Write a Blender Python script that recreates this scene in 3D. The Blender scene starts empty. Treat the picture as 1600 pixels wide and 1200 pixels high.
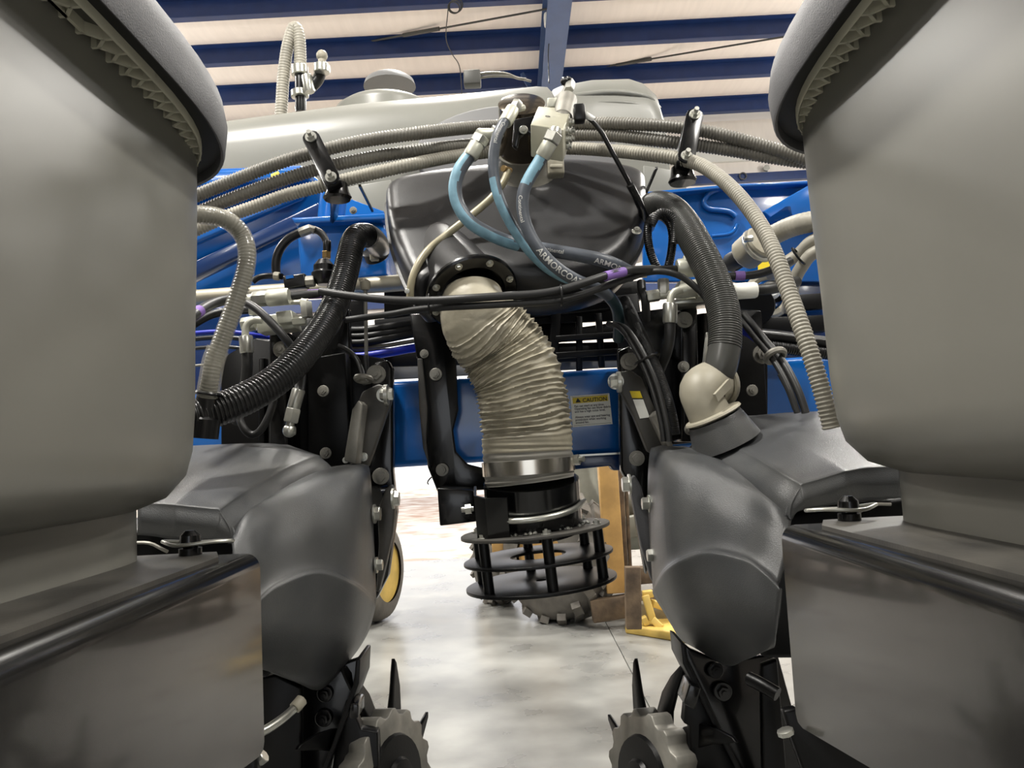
import bpy, bmesh, math, random
import numpy as np
from mathutils import Vector, Matrix
random.seed(4)
S = bpy.context.scene
C = S.collection
# ------------------------------------------------------------ camera, world, lights, exposure
F = 1200.0; CAMZ = 1.10; PITCH = math.radians(4.76); ROLL = math.radians(3.0)
fwd = Vector((0, math.cos(PITCH), math.sin(PITCH)))
up0 = Vector((0, -math.sin(PITCH), math.cos(PITCH)))
rt0 = Vector((1, 0, 0))
UPV = up0*math.cos(ROLL) + rt0*math.sin(ROLL)
RTV = rt0*math.cos(ROLL) - up0*math.sin(ROLL)
cam = bpy.data.cameras.new('camera'); camo = bpy.data.objects.new('camera', cam); C.objects.link(camo)
cam.sensor_width = 36; cam.lens = 27.0; cam.clip_start = 0.02; cam.clip_end = 200
R3 = Matrix((RTV, UPV, -fwd)).transposed()
camo.matrix_world = Matrix.Translation((0, 0, CAMZ)) @ R3.to_4x4()
S.camera = camo
S.view_settings.view_transform = 'Standard'; S.view_settings.look = 'None'
S.view_settings.gamma = 1; S.view_settings.use_curve_mapping = False
S.view_settings.exposure = 0.0
W = bpy.data.worlds.new('world'); S.world = W; W.use_nodes = True
W.node_tree.nodes['Background'].inputs[0].default_value = (0.93, 0.96, 1.0, 1)
W.node_tree.nodes['Background'].inputs[1].default_value = 1.9
def lamp(x, y, z, e, size, col=(1.0, 0.965, 0.90)):
    l = bpy.data.lights.new('high_bay_lamp', 'AREA'); l.shape = 'DISK'; l.size = size; l.energy = e; l.color = col
    o = bpy.data.objects.new('high_bay_lamp', l); C.objects.link(o); o.location = (x, y, z)
for (x, y, e) in [(-1.6, 1.0, 250), (2.6, 0.2, 150), (-5, 4.5, 160), (4.6, 4.8, 160), (-0.3, 5.2, 110), (-4, -3.2, 130), (4, -3.2, 130), (-5, 9, 190), (0.2, 9.3, 190), (5, 9, 190)]:
    lamp(x, y, 5.55, e*1.45, 0.45)
for (x, y, e) in [(-5, 4.6, 130), (4.6, 4.9, 130), (-.3, 4.6, 90), (-4, -3, 30), (4, -3, 30), (-5.8, 9, 170), (5.8, 9, 170)]:  # added point lights, unseen, that brighten the ceiling from below
    l = bpy.data.lights.new('ceiling_fill_light', 'POINT'); l.energy = e*1.2; l.shadow_soft_size = .15; l.color = (1.0, .965, .90)
    o = bpy.data.objects.new('ceiling_fill_light', l); C.objects.link(o); o.location = (x, y, 4.6)
sl = bpy.data.lights.new('sun', 'SUN'); sl.energy = 4.5; sl.angle = .01; so_ = bpy.data.objects.new('sun', sl); C.objects.link(so_)
so_.rotation_euler = Vector((0, 0, -1)).rotation_difference(Vector((.25, .75, -.9))).to_euler(); so_.location = (0, -20, 20)

# ------------------------------------------------------------ helpers
def P(px, py, d):
    u = px-800.0; v = 600.0-py
    k = RTV*u + UPV*v + fwd*F
    return Vector((0, 0, CAMZ)) + k*(d/k.y)
def PX(px, py, X):
    k = RTV*(px-800.0) + UPV*(600.0-py) + fwd*F
    return Vector((0, 0, CAMZ)) + k*(X/k.x)
def PZ(px, py, z):
    k = RTV*(px-800.0) + UPV*(600.0-py) + fwd*F
    return Vector((0, 0, CAMZ)) + k*((z-CAMZ)/k.z)
def sc(d): return d/F

def mat(name, col, rough=.5, metal=0, bump=0, bscale=200, var=0.0, vscale=6, spec=.5, trans=0, coat=0, alpha=1, col2=None, thr=None, stretch=None, ior=1.45, rvar=0):
    m = bpy.data.materials.new(name); m.use_nodes = True
    nt = m.node_tree; b = nt.nodes['Principled BSDF']
    def lin(c): return tuple(((x/12.92) if x <= .04045 else ((x+.055)/1.055)**2.4) for x in c)
    c = lin(col); b.inputs['Base Color'].default_value = (*c, 1)
    b.inputs['Roughness'].default_value = rough; b.inputs['Metallic'].default_value = metal
    b.inputs['Specular IOR Level'].default_value = spec; b.inputs['Transmission Weight'].default_value = trans
    b.inputs['Coat Weight'].default_value = coat; b.inputs['Coat Roughness'].default_value = .08; b.inputs['Alpha'].default_value = alpha
    b.inputs['IOR'].default_value = ior
    tc = nt.nodes.new('ShaderNodeTexCoord')
    src = tc.outputs['Object']
    if stretch:
        mp = nt.nodes.new('ShaderNodeMapping'); mp.inputs['Scale'].default_value = stretch
        nt.links.new(src, mp.inputs['Vector']); src = mp.outputs['Vector']
    if var or col2 or rvar:
        n = nt.nodes.new('ShaderNodeTexNoise'); n.inputs['Scale'].default_value = vscale; n.inputs['Detail'].default_value = 6
        nt.links.new(src, n.inputs['Vector'])
        r = nt.nodes.new('ShaderNodeValToRGB')
        c2 = lin(col2) if col2 else tuple(x*(1+var) for x in c)
        c1 = c if col2 else tuple(x*(1-var) for x in c)
        lo, hi = thr or (.35, .65)
        r.color_ramp.elements[0].position = lo; r.color_ramp.elements[1].position = hi
        r.color_ramp.elements[0].color = (*c1, 1); r.color_ramp.elements[1].color = (*[min(1, x) for x in c2], 1)
        nt.links.new(n.outputs['Fac'], r.inputs['Fac']); nt.links.new(r.outputs['Color'], b.inputs['Base Color'])
        if rvar:
            mr = nt.nodes.new('ShaderNodeMapRange'); mr.inputs['To Min'].default_value = rough-rvar; mr.inputs['To Max'].default_value = rough+rvar
            nt.links.new(n.outputs['Fac'], mr.inputs['Value']); nt.links.new(mr.outputs['Result'], b.inputs['Roughness'])
    if bump:
        n2 = nt.nodes.new('ShaderNodeTexNoise'); n2.inputs['Scale'].default_value = bscale; n2.inputs['Detail'].default_value = 4
        nt.links.new(src, n2.inputs['Vector'])
        bp = nt.nodes.new('ShaderNodeBump'); bp.inputs['Strength'].default_value = bump; bp.inputs['Distance'].default_value = .004
        nt.links.new(n2.outputs['Fac'], bp.inputs['Height']); nt.links.new(bp.outputs['Normal'], b.inputs['Normal'])
    return m
M = dict(
 hopper=mat('grey_moulded_plastic', (.44, .435, .41), .32, var=.05, vscale=3, bump=.12, bscale=5),
 lid=mat('grey_textured_lid', (.35, .35, .36), .6, bump=.25, bscale=500, var=.12, vscale=8),
 lidin=mat('lid_underside', (.72, .71, .64), .6, var=.1),  # rim and rib colour lightened to carry light bounced from below
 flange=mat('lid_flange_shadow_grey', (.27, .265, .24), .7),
 seal=mat('rubber_seal', (.09, .09, .09), .6),
 cover=mat('dark_textured_cover', (.23, .235, .24), .38, bump=.25, bscale=600, var=.10, vscale=7, col2=(.30, .30, .295), thr=(.4, .75)),
 black=mat('black_gloss_paint', (.018, .018, .02), .24, spec=.4, coat=.25, bump=.02, bscale=60),
 blacks=mat('black_satin_steel', (.022, .022, .024), .38, spec=.25, bump=.05, bscale=200),
 sheet=mat('glossy_black_sheet', (.06, .058, .055), .24, coat=.35, spec=.6, bump=.07, bscale=18, rvar=.06),
 dusty=mat('dusty_black_sheet', (.20, .195, .185), .45, col2=(.30, .29, .27), bump=.08, vscale=9),
 fan=mat('black_moulded_fan_plastic', (.11, .11, .115), .36, bump=.12, bscale=500, var=.1, col2=(.16, .16, .165)),
 blackhose=mat('black_corrugated_plastic', (.12, .12, .12), .25),
 clearfilm=mat('clear_hose_wall', (.72, .71, .66), .12, alpha=.32, coat=1),
 darkhose=mat('dark_flex_hose', (.27, .27, .26), .32),
 rubber=mat('black_rubber_hose', (.13, .13, .13), .45),
 greyhose=mat('grey_suction_hose', (.42, .41, .38), .42, var=.15, vscale=12),
 dustyhose=mat('dusty_suction_hose', (.57, .555, .51), .5, var=.15, vscale=12),
 clearhose=mat('smoky_clear_hose', (.42, .41, .38), .25, var=.12, vscale=20, coat=.5),
 tan=mat('yellowed_clear_tube', (.63, .60, .50), .35),
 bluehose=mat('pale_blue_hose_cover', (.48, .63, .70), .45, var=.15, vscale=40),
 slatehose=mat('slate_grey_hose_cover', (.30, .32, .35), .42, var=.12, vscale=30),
 teal=mat('dark_teal_hose', (.12, .20, .22), .45),
 print_=mat('white_hose_print', (.80, .80, .78), .6),
 purple=mat('purple_sleeve', (.50, .38, .66), .5),
 bluecable=mat('blue_cable', (.12, .18, .65), .4),
 blue=mat('blue_machine_paint', (.05, .35, .65), .22, coat=.5, var=.06, vscale=3),
 navy=mat('navy_machine_paint', (.03, .16, .34), .25, coat=.4),
 steel=mat('zinc_plated_steel', (.72, .72, .69), .3, metal=.85, var=.1, vscale=40),
 chrome=mat('polished_steel_band', (.78, .76, .72), .2, metal=1),
 alu=mat('cast_zinc_block', (.74, .74, .69), .4, metal=.45, var=.08, vscale=30),
 block=mat('yellowish_zinc_block', (.66, .65, .58), .42, metal=.35, var=.05, vscale=30),
 brass=mat('dull_brass', (.60, .50, .33), .35, metal=.8),
 motor=mat('dark_burnished_motor', (.34, .31, .27), .16, metal=.8, var=.4, vscale=14),
 duct=mat('beige_coated_fabric', (.60, .575, .505), .5, var=.14, vscale=14, bump=.25, bscale=60),
 ductg=mat('smooth_grey_duct_cuff', (.50, .49, .46), .32, var=.08, vscale=14),
 palepl=mat('pale_dusty_plastic', (.58, .56, .50), .5, var=.12, vscale=16),
 pipe=mat('weathered_pipe', (.60, .58, .52), .4, metal=.5, var=.15, vscale=12),
 tank=mat('white_poly_tank', (.49, .49, .465), .35, var=.05, vscale=3, bump=.04, bscale=10),
 tankg=mat('grey_tank_recess', (.42, .42, .42), .5),
 yellow=mat('yellow_paint', (.80, .68, .36), .5, var=.15, vscale=7),
 orange=mat('worn_orange_yellow_paint', (.76, .60, .36), .5, var=.15, vscale=9),
 tyre=mat('tyre_rubber', (.40, .385, .36), .8, var=.2, vscale=10, bump=.4, bscale=40),
 rust=mat('rusty_steel', (.30, .25, .20), .7, col2=(.45, .38, .30), vscale=12, bump=.3, bscale=60),
 grime=mat('dirty_grey_machine', (.50, .50, .46), .6, var=.25, vscale=5),
 concrete=mat('polished_concrete', (.43, .43, .42), .30, col2=(.585, .585, .57), vscale=3.2, bump=.16, bscale=11, thr=(.3, .7), rvar=.12),
 dirt=mat('dirt_tracked_concrete', (.60, .50, .43), .45, col2=(.76, .74, .71), vscale=2.2, bump=.08, bscale=9, thr=(.38, .55)),
 joint=mat('joint_filler', (.58, .57, .54), .8),
 gravel=mat('outside_ground', (.62, .50, .42), .8, col2=(.80, .76, .72), vscale=2.5),
 insul=mat('white_vinyl_insulation', (.90, .87, .84), .45, var=.03, vscale=2, bump=.5, bscale=3.0, stretch=(6, .6, 1)),
 purlin=mat('navy_purlin_paint', (.08, .17, .35), .4, var=.1),
 rafter=mat('slate_blue_rafter_paint', (.22, .31, .47), .4, var=.06),
 wall=mat('pale_wall_panel', (.80, .80, .79), .6),
 facade=mat('white_metal_siding', (.92, .93, .95), .5),
 wire=mat('steel_cable', (.28, .28, .27), .5, metal=.3),
 white=mat('white_plastic', (.85, .85, .83), .4),
 sticker=mat('white_sticker', (.95, .95, .92), .45),
 stickery=mat('yellow_sticker', (.88, .78, .15), .45),
 ink=mat('black_print', (.05, .05, .05), .5),
 inkg=mat('grey_print', (.32, .32, .32), .5),
 iron=mat('worn_cast_iron', (.52, .51, .48), .5, metal=.5, var=.25, vscale=15),
 acc=mat('black_connector_plastic', (.04, .04, .045), .3),
)
M['print'] = M['print_']
WPOS = {}
def link_mesh(name, me, parent=None, sharp=35, smooth=True):
    n = len(me.vertices)
    a = np.empty(n*3, 'f'); me.vertices.foreach_get('co', a); a = a.reshape(-1, 3)
    c = (a.min(0)+a.max(0))/2
    a -= c; me.vertices.foreach_set('co', a.ravel()); me.update()
    if smooth:
        me.polygons.foreach_set('use_smooth', [True]*len(me.polygons)); me.set_sharp_from_angle(angle=math.radians(sharp))
    o = bpy.data.objects.new(name, me); C.objects.link(o)
    WPOS[o] = Vector(c)
    if parent: o.parent = parent
    return o
class B:
    """collects solids into one mesh"""
    def __init__(s): s.v = []; s.f = []; s.n = 0
    def add(s, v, f):
        s.v.extend([tuple(x) for x in v]); s.f.extend([tuple(i+s.n for i in q) for q in f]); s.n += len(v); return s
    def box(s, c, hx, hy, hz, R=None):
        c = Vector(c); v = []
        for x in (-1, 1):
            for y in (-1, 1):
                for z in (-1, 1):
                    p = Vector((x*hx, y*hy, z*hz)); v.append(c + (R @ p if R else p))
        return s.add(v, [(0, 1, 3, 2), (4, 6, 7, 5), (0, 4, 5, 1), (2, 3, 7, 6), (0, 2, 6, 4), (1, 5, 7, 3)])
    def beam(s, a, b, w, h, upv=(0, 0, 1)):
        a = Vector(a); b = Vector(b); t = (b-a); L = t.length; t.normalize()
        x = t.cross(Vector(upv)).normalized(); z = x.cross(t)
        R = Matrix((x, t, z)).transposed()
        return s.box((a+b)/2, w/2, L/2, h/2, R)
    def prism(s, poly, vec):
        n = len(poly); vec = Vector(vec); poly = [Vector(p) for p in poly]
        return s.add(poly+[p+vec for p in poly], [tuple(range(n)), tuple(range(2*n-1, n-1, -1))]+[(i, i+n, (i+1) % n+n, (i+1) % n) for i in range(n)])
    def lathe(s, p0, axis, prof, n=24, cap=True):
        """prof: list of (distance along axis, radius)"""
        axis = Vector(axis).normalized(); p0 = Vector(p0)
        x = axis.orthogonal().normalized(); y = axis.cross(x); v = []; f = []
        for (h, r) in prof:
            for i in range(n):
                a = 2*math.pi*i/n; v.append(p0+axis*h+(x*math.cos(a)+y*math.sin(a))*r)
        m = len(prof)
        for j in range(m-1):
            for i in range(n):
                i2 = (i+1) % n; f.append((j*n+i, j*n+i2, (j+1)*n+i2, (j+1)*n+i))
        if cap: f.append(tuple(range(n-1, -1, -1))); f.append(tuple((m-1)*n+i for i in range(n)))
        return s.add(v, f)
    def cyl(s, a, b, r, n=20, r2=None):
        a = Vector(a); b = Vector(b); L = (b-a).length
        return s.lathe(a, b-a, [(0, r), (L, r if r2 is None else r2)], n)
    def hexn(s, a, b, r): return s.cyl(a, b, r, 6)
    def ball(s, c, r, n=16, k=8, sz=(1, 1, 1)):
        v = []; f = []
        c = Vector(c)
        for j in range(k+1):
            th = math.pi*j/k
            for i in range(n):
                a = 2*math.pi*i/n; v.append(c+Vector((r*sz[0]*math.sin(th)*math.cos(a), r*sz[1]*math.sin(th)*math.sin(a), r*sz[2]*math.cos(th))))
        for j in range(k):
            for i in range(n):
                i2 = (i+1) % n; f.append((j*n+i, (j+1)*n+i, (j+1)*n+i2, j*n+i2))
        return s.add(v, f)
    def ring(s, c, axis, R, r, n=28, m=8):
        axis = Vector(axis).normalized(); c = Vector(c); x = axis.orthogonal().normalized(); y = axis.cross(x); v = []; f = []
        for i in range(n):
            a = 2*math.pi*i/n; d = x*math.cos(a)+y*math.sin(a)
            for j in range(m):
                b = 2*math.pi*j/m; v.append(c+d*(R+r*math.cos(b))+axis*r*math.sin(b))
        for i in range(n):
            for j in range(m):
                f.append((i*m+j, ((i+1) % n)*m+j, ((i+1) % n)*m+(j+1) % m, i*m+(j+1) % m))
        return s.add(v, f)
    def build(s, name, m, parent=None, bevel=0, seg=2, sharp=35, kind=None):
        me = bpy.data.meshes.new(name); me.from_pydata(s.v, [], s.f)
        bm = bmesh.new(); bm.from_mesh(me); bmesh.ops.remove_doubles(bm, verts=bm.verts, dist=1e-6)
        bmesh.ops.recalc_face_normals(bm, faces=bm.faces)
        if bevel:
            es = [e for e in bm.edges if len(e.link_faces) == 2 and e.calc_face_angle(0) > math.radians(30)]
            bmesh.ops.bevel(bm, geom=es, offset=bevel, segments=seg, affect='EDGES', profile=.5, clamp_overlap=True)
        bm.to_mesh(me); bm.free()
        me.materials.append(M[m] if isinstance(m, str) else m)
        o = link_mesh(name, me, parent, sharp=sharp if not bevel else 50)
        if kind: o['kind'] = kind
        return o
def tag(o, label=None, cat=None, group=None, kind=None):
    if label: o['label'] = label
    if cat: o['category'] = cat
    if group: o['group'] = group
    if kind: o['kind'] = kind
    return o
def thing(name, label, cat, group=None, kind=None):
    o = bpy.data.objects.new(name, None); C.objects.link(o); o.empty_display_size = .05
    return tag(o, label, cat, group, kind)
# --- sweeps
def cr(pts, per=12):
    """Catmull-Rom through the points, resampled evenly later"""
    p = np.array(pts, float); p = np.vstack([2*p[0]-p[1], p, 2*p[-1]-p[-2]])
    out = []
    for i in range(1, len(p)-2):
        p0, p1, p2, p3 = p[i-1], p[i], p[i+1], p[i+2]
        for t in np.linspace(0, 1, per, endpoint=False):
            out.append(.5*((2*p1)+(-p0+p2)*t+(2*p0-5*p1+4*p2-p3)*t*t+(-p0+3*p1-3*p2+p3)*t**3))
    out.append(p[-2]); return np.array(out)
class Path:
    def __init__(s, pts, step=.006):
        q = cr(pts); seg = np.linalg.norm(np.diff(q, axis=0), axis=1); cum = np.r_[0, np.cumsum(seg)]
        s.L = cum[-1]; n = max(3, int(s.L/step)+1); s.s = np.linspace(0, s.L, n)
        s.p = np.stack([np.interp(s.s, cum, q[:, k]) for k in range(3)], 1)
        for _ in range(2):
            s.p[1:-1] = .25*s.p[:-2]+.5*s.p[1:-1]+.25*s.p[2:]
        t = np.gradient(s.p, axis=0); t /= np.linalg.norm(t, axis=1)[:, None]; s.t = t
        ref = np.cross(t[0], [0, 0, 1.0]); 
        if np.linalg.norm(ref) < .1: ref = np.cross(t[0], [1.0, 0, 0])
        nrm = [ref/np.linalg.norm(ref)]
        for i in range(1, n):
            a = nrm[-1]-t[i]*np.dot(nrm[-1], t[i]); nrm.append(a/np.linalg.norm(a))
        s.n = np.array(nrm); s.b = np.cross(t, s.n)
    def at(s, x):
        i = min(max(int(round(x/s.L*(len(s.s)-1))), 0), len(s.s)-1)
        return Vector(s.p[i]), Vector(s.t[i])
def sweep(name, path, r, m, parent=None, seg=14, pitch=0, amp=0, cap=True, r2=None, prof=None, sharp=60, a0=0, a1=None, fn=None, arc=None, half=None):
    """path: Path; r radius at start, r2 at end; pitch/amp: ribs; fn(s,ang)->radius offset; a0,a1 arclength range; arc=(angle0,angle1) partial"""
    a1 = path.L if a1 is None else a1
    if pitch:
        k = 6 if sharp == 180 else 4; n = int((a1-a0)/pitch*k); ss = a0+np.arange(n+1)*pitch/k
        rib = (np.array([0, .3, .85, 1, .85, .3])[np.arange(n+1) % 6] if k == 6 else np.array([0, 1, 1, 0])[np.arange(n+1) % 4])*amp
    else:
        n = max(2, int((a1-a0)/.008)); ss = np.linspace(a0, a1, n+1); rib = np.zeros(n+1)
    def I(a): return np.stack([np.interp(ss, path.s, a[:, k]) for k in range(3)], 1)
    p, nn, bb = I(path.p), I(path.n), I(path.b)
    rr = (np.interp(ss, [a0, a1], [r, r if r2 is None else r2]) if prof is None else np.interp((ss-a0)/(a1-a0), [q[0] for q in prof], [q[1] for q in prof])) + rib
    ang = np.linspace(0, 2*np.pi, seg, endpoint=False)
    rad = rr[:, None]*np.ones(seg)[None, :]
    if fn is not None: rad = rad+fn(ss, ang)
    v = p[:, None, :]+rad[..., None]*(np.cos(ang)[None, :, None]*nn[:, None, :]+np.sin(ang)[None, :, None]*bb[:, None, :])
    N = len(ss); v = v.reshape(-1, 3)
    i = np.arange(N-1)[:, None]*seg; j = np.arange(seg)[None, :]; j2 = (j+1) % seg
    f = np.stack([i+j, i+j2, i+seg+j2, i+seg+j], -1).reshape(-1, 4).tolist()
    if cap: f.append(list(range(seg-1, -1, -1))); f.append([(N-1)*seg+q for q in range(seg)])
    me = bpy.data.meshes.new(name); me.from_pydata(v.tolist(), [], f)
    me.materials.append(M[m])
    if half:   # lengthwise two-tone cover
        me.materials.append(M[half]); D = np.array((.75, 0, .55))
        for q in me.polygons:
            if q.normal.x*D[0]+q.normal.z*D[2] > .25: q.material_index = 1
    return link_mesh(name, me, parent, sharp=sharp)
def pts(*a): return [P(*q) for q in a]
def hose(name, label, cat, P3, r, m, group=None, pitch=0, amp=0, seg=12, parent=None, step=.006, **k):
    pa = Path(pts(*P3), step)
    if label:
        o = sweep(name, pa, r, m, None, seg, pitch, amp, **k); tag(o, label, cat, group)
    else: o = sweep(name, pa, r, m, parent, seg, pitch, amp, **k)
    return o, pa
def patch(name, grid, m, parent=None, nu=6, nv=6, thick=.006, kind=None):
    """interpolating surface through a grid of 3D points, given thickness by solidify"""
    g = [[Vector(p) for p in row] for row in grid]
    rows = [cr([tuple(p) for p in row], nv) for row in g]
    cols = np.stack([cr([tuple(rows[i][j]) for i in range(len(rows))], nu) for j in range(rows[0].shape[0])], 1)
    a, b, _ = cols.shape; v = cols.reshape(-1, 3)
    f = [(i*b+j, i*b+j+1, (i+1)*b+j+1, (i+1)*b+j) for i in range(a-1) for j in range(b-1)]
    me = bpy.data.meshes.new(name); me.from_pydata(v.tolist(), [], f)
    bm = bmesh.new(); bm.from_mesh(me); bmesh.ops.recalc_face_normals(bm, faces=bm.faces); 
    bm.normal_update()
    avg = sum((fc.normal for fc in bm.faces), Vector())
    if avg.y > 0: bmesh.ops.reverse_faces(bm, faces=bm.faces)
    bm.to_mesh(me); bm.free()
    me.materials.append(M[m]); o = link_mesh(name, me, parent, sharp=50)
    md = o.modifiers.new('solid', 'SOLIDIFY'); md.thickness = thick; md.offset = -1
    return o
def supel(cx, cy, a, b, p, n=72):
    out = []
    for i in range(n):
        t = 2*math.pi*i/n; c, s_ = math.cos(t), math.sin(t)
        out.append((cx+a*math.copysign(abs(c)**(2/p), c), cy+b*math.copysign(abs(s_)**(2/p), s_)))
    return out
def loft(bld, rings, cap=True):
    n = len(rings[0]); v = [p for r in rings for p in r]
    f = [(j*n+i, j*n+(i+1) % n, (j+1)*n+(i+1) % n, (j+1)*n+i) for j in range(len(rings)-1) for i in range(n)]
    if cap: f.append(tuple(range(n-1, -1, -1))); f.append(tuple((len(rings)-1)*n+i for i in range(n)))
    return bld.add(v, f)
# --- bolts: shared meshes, hex head over a washer, axis +Z
def bolt_mesh(name, m, slot=False):
    b = B(); b.lathe((0, 0, 0), (0, 0, 1), [(0, 1.0), (.16, 1.0), (.2, .94), (.2, .70)], 20)
    b.cyl((0, 0, .2), (0, 0, .80), .68, 6, .64); b.cyl((0, 0, .80), (0, 0, 1.05), .3, 10)
    o = b.build(name, m, sharp=30); C.objects.unlink(o); z = WPOS.pop(o); me = o.data
    bpy.data.objects.remove(o); me['zoff'] = z.z; return me
BM = {k: bolt_mesh('bolt', k) for k in ('steel', 'black', 'iron')}
def bolt(parent, px, py, d, rpx, axis=(0, -1, 0), m='steel', name='bolt', pos=None, r=None, lab=None):
    me = BM[m]; o = bpy.data.objects.new(name, me); C.objects.link(o)
    r = r or rpx*sc(d); o.scale = (r, r, r); ax = Vector(axis).normalized()
    o.rotation_euler = Vector((0, 0, 1)).rotation_difference(ax).to_euler()
    p = pos if pos is not None else P(px, py, d)
    WPOS[o] = Vector(p)+ax*me['zoff']*r
    if parent: o.parent = parent
    if lab: o['label'] = lab
    return o
def text_mesh(body, size, bold=0.0, ax='LEFT'):
    cu = bpy.data.curves.new('t', 'FONT'); cu.body = body; cu.size = size; cu.offset = bold; cu.align_x = ax; cu.resolution_u = 3
    o = bpy.data.objects.new('t', cu); C.objects.link(o)
    dg = bpy.context.evaluated_depsgraph_get(); me = bpy.data.meshes.new_from_object(o.evaluated_get(dg))
    bm = bmesh.new(); bm.from_mesh(me); bmesh.ops.triangulate(bm, faces=bm.faces)
    for _ in range(4 if len(body) < 14 and size > .01 else 0):
        es = [e for e in bm.edges if e.calc_length() > size*.16]
        if es: bmesh.ops.subdivide_edges(bm, edges=es, cuts=1); bmesh.ops.triangulate(bm, faces=bm.faces)
    bm.to_mesh(me); bm.free(); v = [x.co.copy() for x in me.vertices]; f = [tuple(p.vertices) for p in me.polygons]
    bpy.data.objects.remove(o); bpy.data.curves.remove(cu); bpy.data.meshes.remove(me); return v, f
def hose_text(parent, path, r, body, s0, size, m='print', bold=0.0, roll=0.0, flip=False, name='printed_text'):
    v, f = text_mesh(body, size, bold); cam0 = Vector((0, 0, CAMZ)); out = []
    for co in v:
        x = s0-co.x if flip else s0+co.x
        i = np.clip(x/path.L*(len(path.s)-1), 0, len(path.s)-1.001); k = int(i); t = i-k
        p = Vector(path.p[k]*(1-t)+path.p[k+1]*t); tg = Vector(path.t[k]*(1-t)+path.t[k+1]*t).normalized()
        n = (cam0-p); n = (n-tg*n.dot(tg)).normalized()
        fx = -tg if flip else tg
        b = n.cross(fx)
        a = (co.y-size*.35)/r+roll
        out.append(p+(n*math.cos(a)+b*math.sin(a))*(r+.0006))
    me = bpy.data.meshes.new(name); me.from_pydata([tuple(q) for q in out], [], f); me.materials.append(M[m])
    return link_mesh(name, me, parent, smooth=False)
def flat_text(parent, body, o, ux, uy, size, m='ink', bold=0.0, name='printed_text'):
    v, f = text_mesh(body, size, bold); n = ux.cross(uy).normalized()
    me = bpy.data.meshes.new(name); me.from_pydata([tuple(o+ux*c.x+uy*c.y+n*.0004) for c in v], [], f); me.materials.append(M[m])
    return link_mesh(name, me, parent, smooth=False)
def finalize():
    for o in [o for o in C.objects if o.type == 'EMPTY' and o.parent is None]:
        ch = [c for c in o.children_recursive if c in WPOS]
        if not ch: print('EMPTY THING', o.name); continue
        xs = []
        for c in ch:
            h = [c.scale[0]*max(abs(b[k]) for b in c.bound_box) for k in range(3)] if c.type == 'MESH' else [0]*3
            xs.append((WPOS[c], h))
        lo = [min(w[k]-h[k] for w, h in xs) for k in range(3)]; hi = [max(w[k]+h[k] for w, h in xs) for k in range(3)]
        WPOS[o] = Vector(((lo[0]+hi[0])/2, (lo[1]+hi[1])/2, lo[2]))
    for o, w in WPOS.items():
        o.location = w-(WPOS[o.parent] if o.parent else Vector())
# ============================================================ THE SETTING
FL = thing('floor', 'polished light grey concrete floor with cut joints and dusty brown patches', 'floor', kind='structure')
B().box((0, 4, -.06), 14, 16.2, .045).build('subfloor', 'joint', FL)
xs = [-14, -9.4, -4.6, .50, 5.4, 10.0, 14]; ys = [-12, -6, .6, 8.0, 12.3]
for i in range(len(xs)-1):
    for j in range(len(ys)-1):
        b = B().box(((xs[i]+xs[i+1])/2, (ys[j]+ys[j+1])/2, -.0095), (xs[i+1]-xs[i])/2-.0025, (ys[j+1]-ys[j])/2-.0025, .0095)
        b.build('slab', 'dirt' if ys[j] > 7 else 'concrete', FL)
g = tag(B().box((0, 22, -.05), 30, 9.7, .04).build('ground', 'gravel'), 'sunlit brownish ground outside the open shop door', 'ground', kind='structure')
ZC = 6.1
CE = thing('ceiling', 'white insulated shop ceiling sagging between navy purlins', 'ceiling', kind='structure')
B().box((0, 1.5, ZC+.32), 14, 12.5, .02).build('roof_deck', 'wall', CE)
py_ = [ZC and y for y in (-9.6, -8.2, -6.8, -5.4, -4.0, -2.6, -1.2, .2, 1.6, 2.9, 4.0, 5.1, 6.15, 7.15, 8.18, 9.20, 10.25, 11.4)]
for k in range(len(py_)-1):
    y0, y1 = py_[k], py_[k+1]; b = B(); n = 10
    v = []; f = []
    for i in range(n+1):
        t = i/n; y = y0+(y1-y0)*t; z = ZC+.20-.16*4*t*(1-t)*.6
        for x in np.linspace(-14, 14, 29): v.append((x, y, z))
    f = [(i*29+j, i*29+j+1, (i+1)*29+j+1, (i+1)*29+j) for i in range(n) for j in range(28)]
    b.add(v, f); o = b.build('insulation_panel', 'insul', CE); 
for y in py_[1:]:
    b = B().box((0, y, ZC+.07), 14, .012, .10); b.box((0, y+.045, ZC-.025), 14, .05, .008); b.box((0, y-.045, ZC+.165), 14, .05, .008)
    b.build('purlin', 'purlin', CE)
for X in (-7.6, .69, 8.6):
    b = B().box((X, 1.2, ZC-.50), .125, 11.4, .012); b.box((X, 1.2, ZC-.05), .125, 11.4, .012); b.box((X, 1.2, ZC-.28), .010, 11.4, .22)
    b.build('rafter', 'rafter', CE)
    for y in (9.9, 10.9):
        B().beam((X-.12, y, ZC-.48), (X-.34, y, ZC-.02), .05, .05).build('flange_brace', 'rafter', CE)
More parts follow.
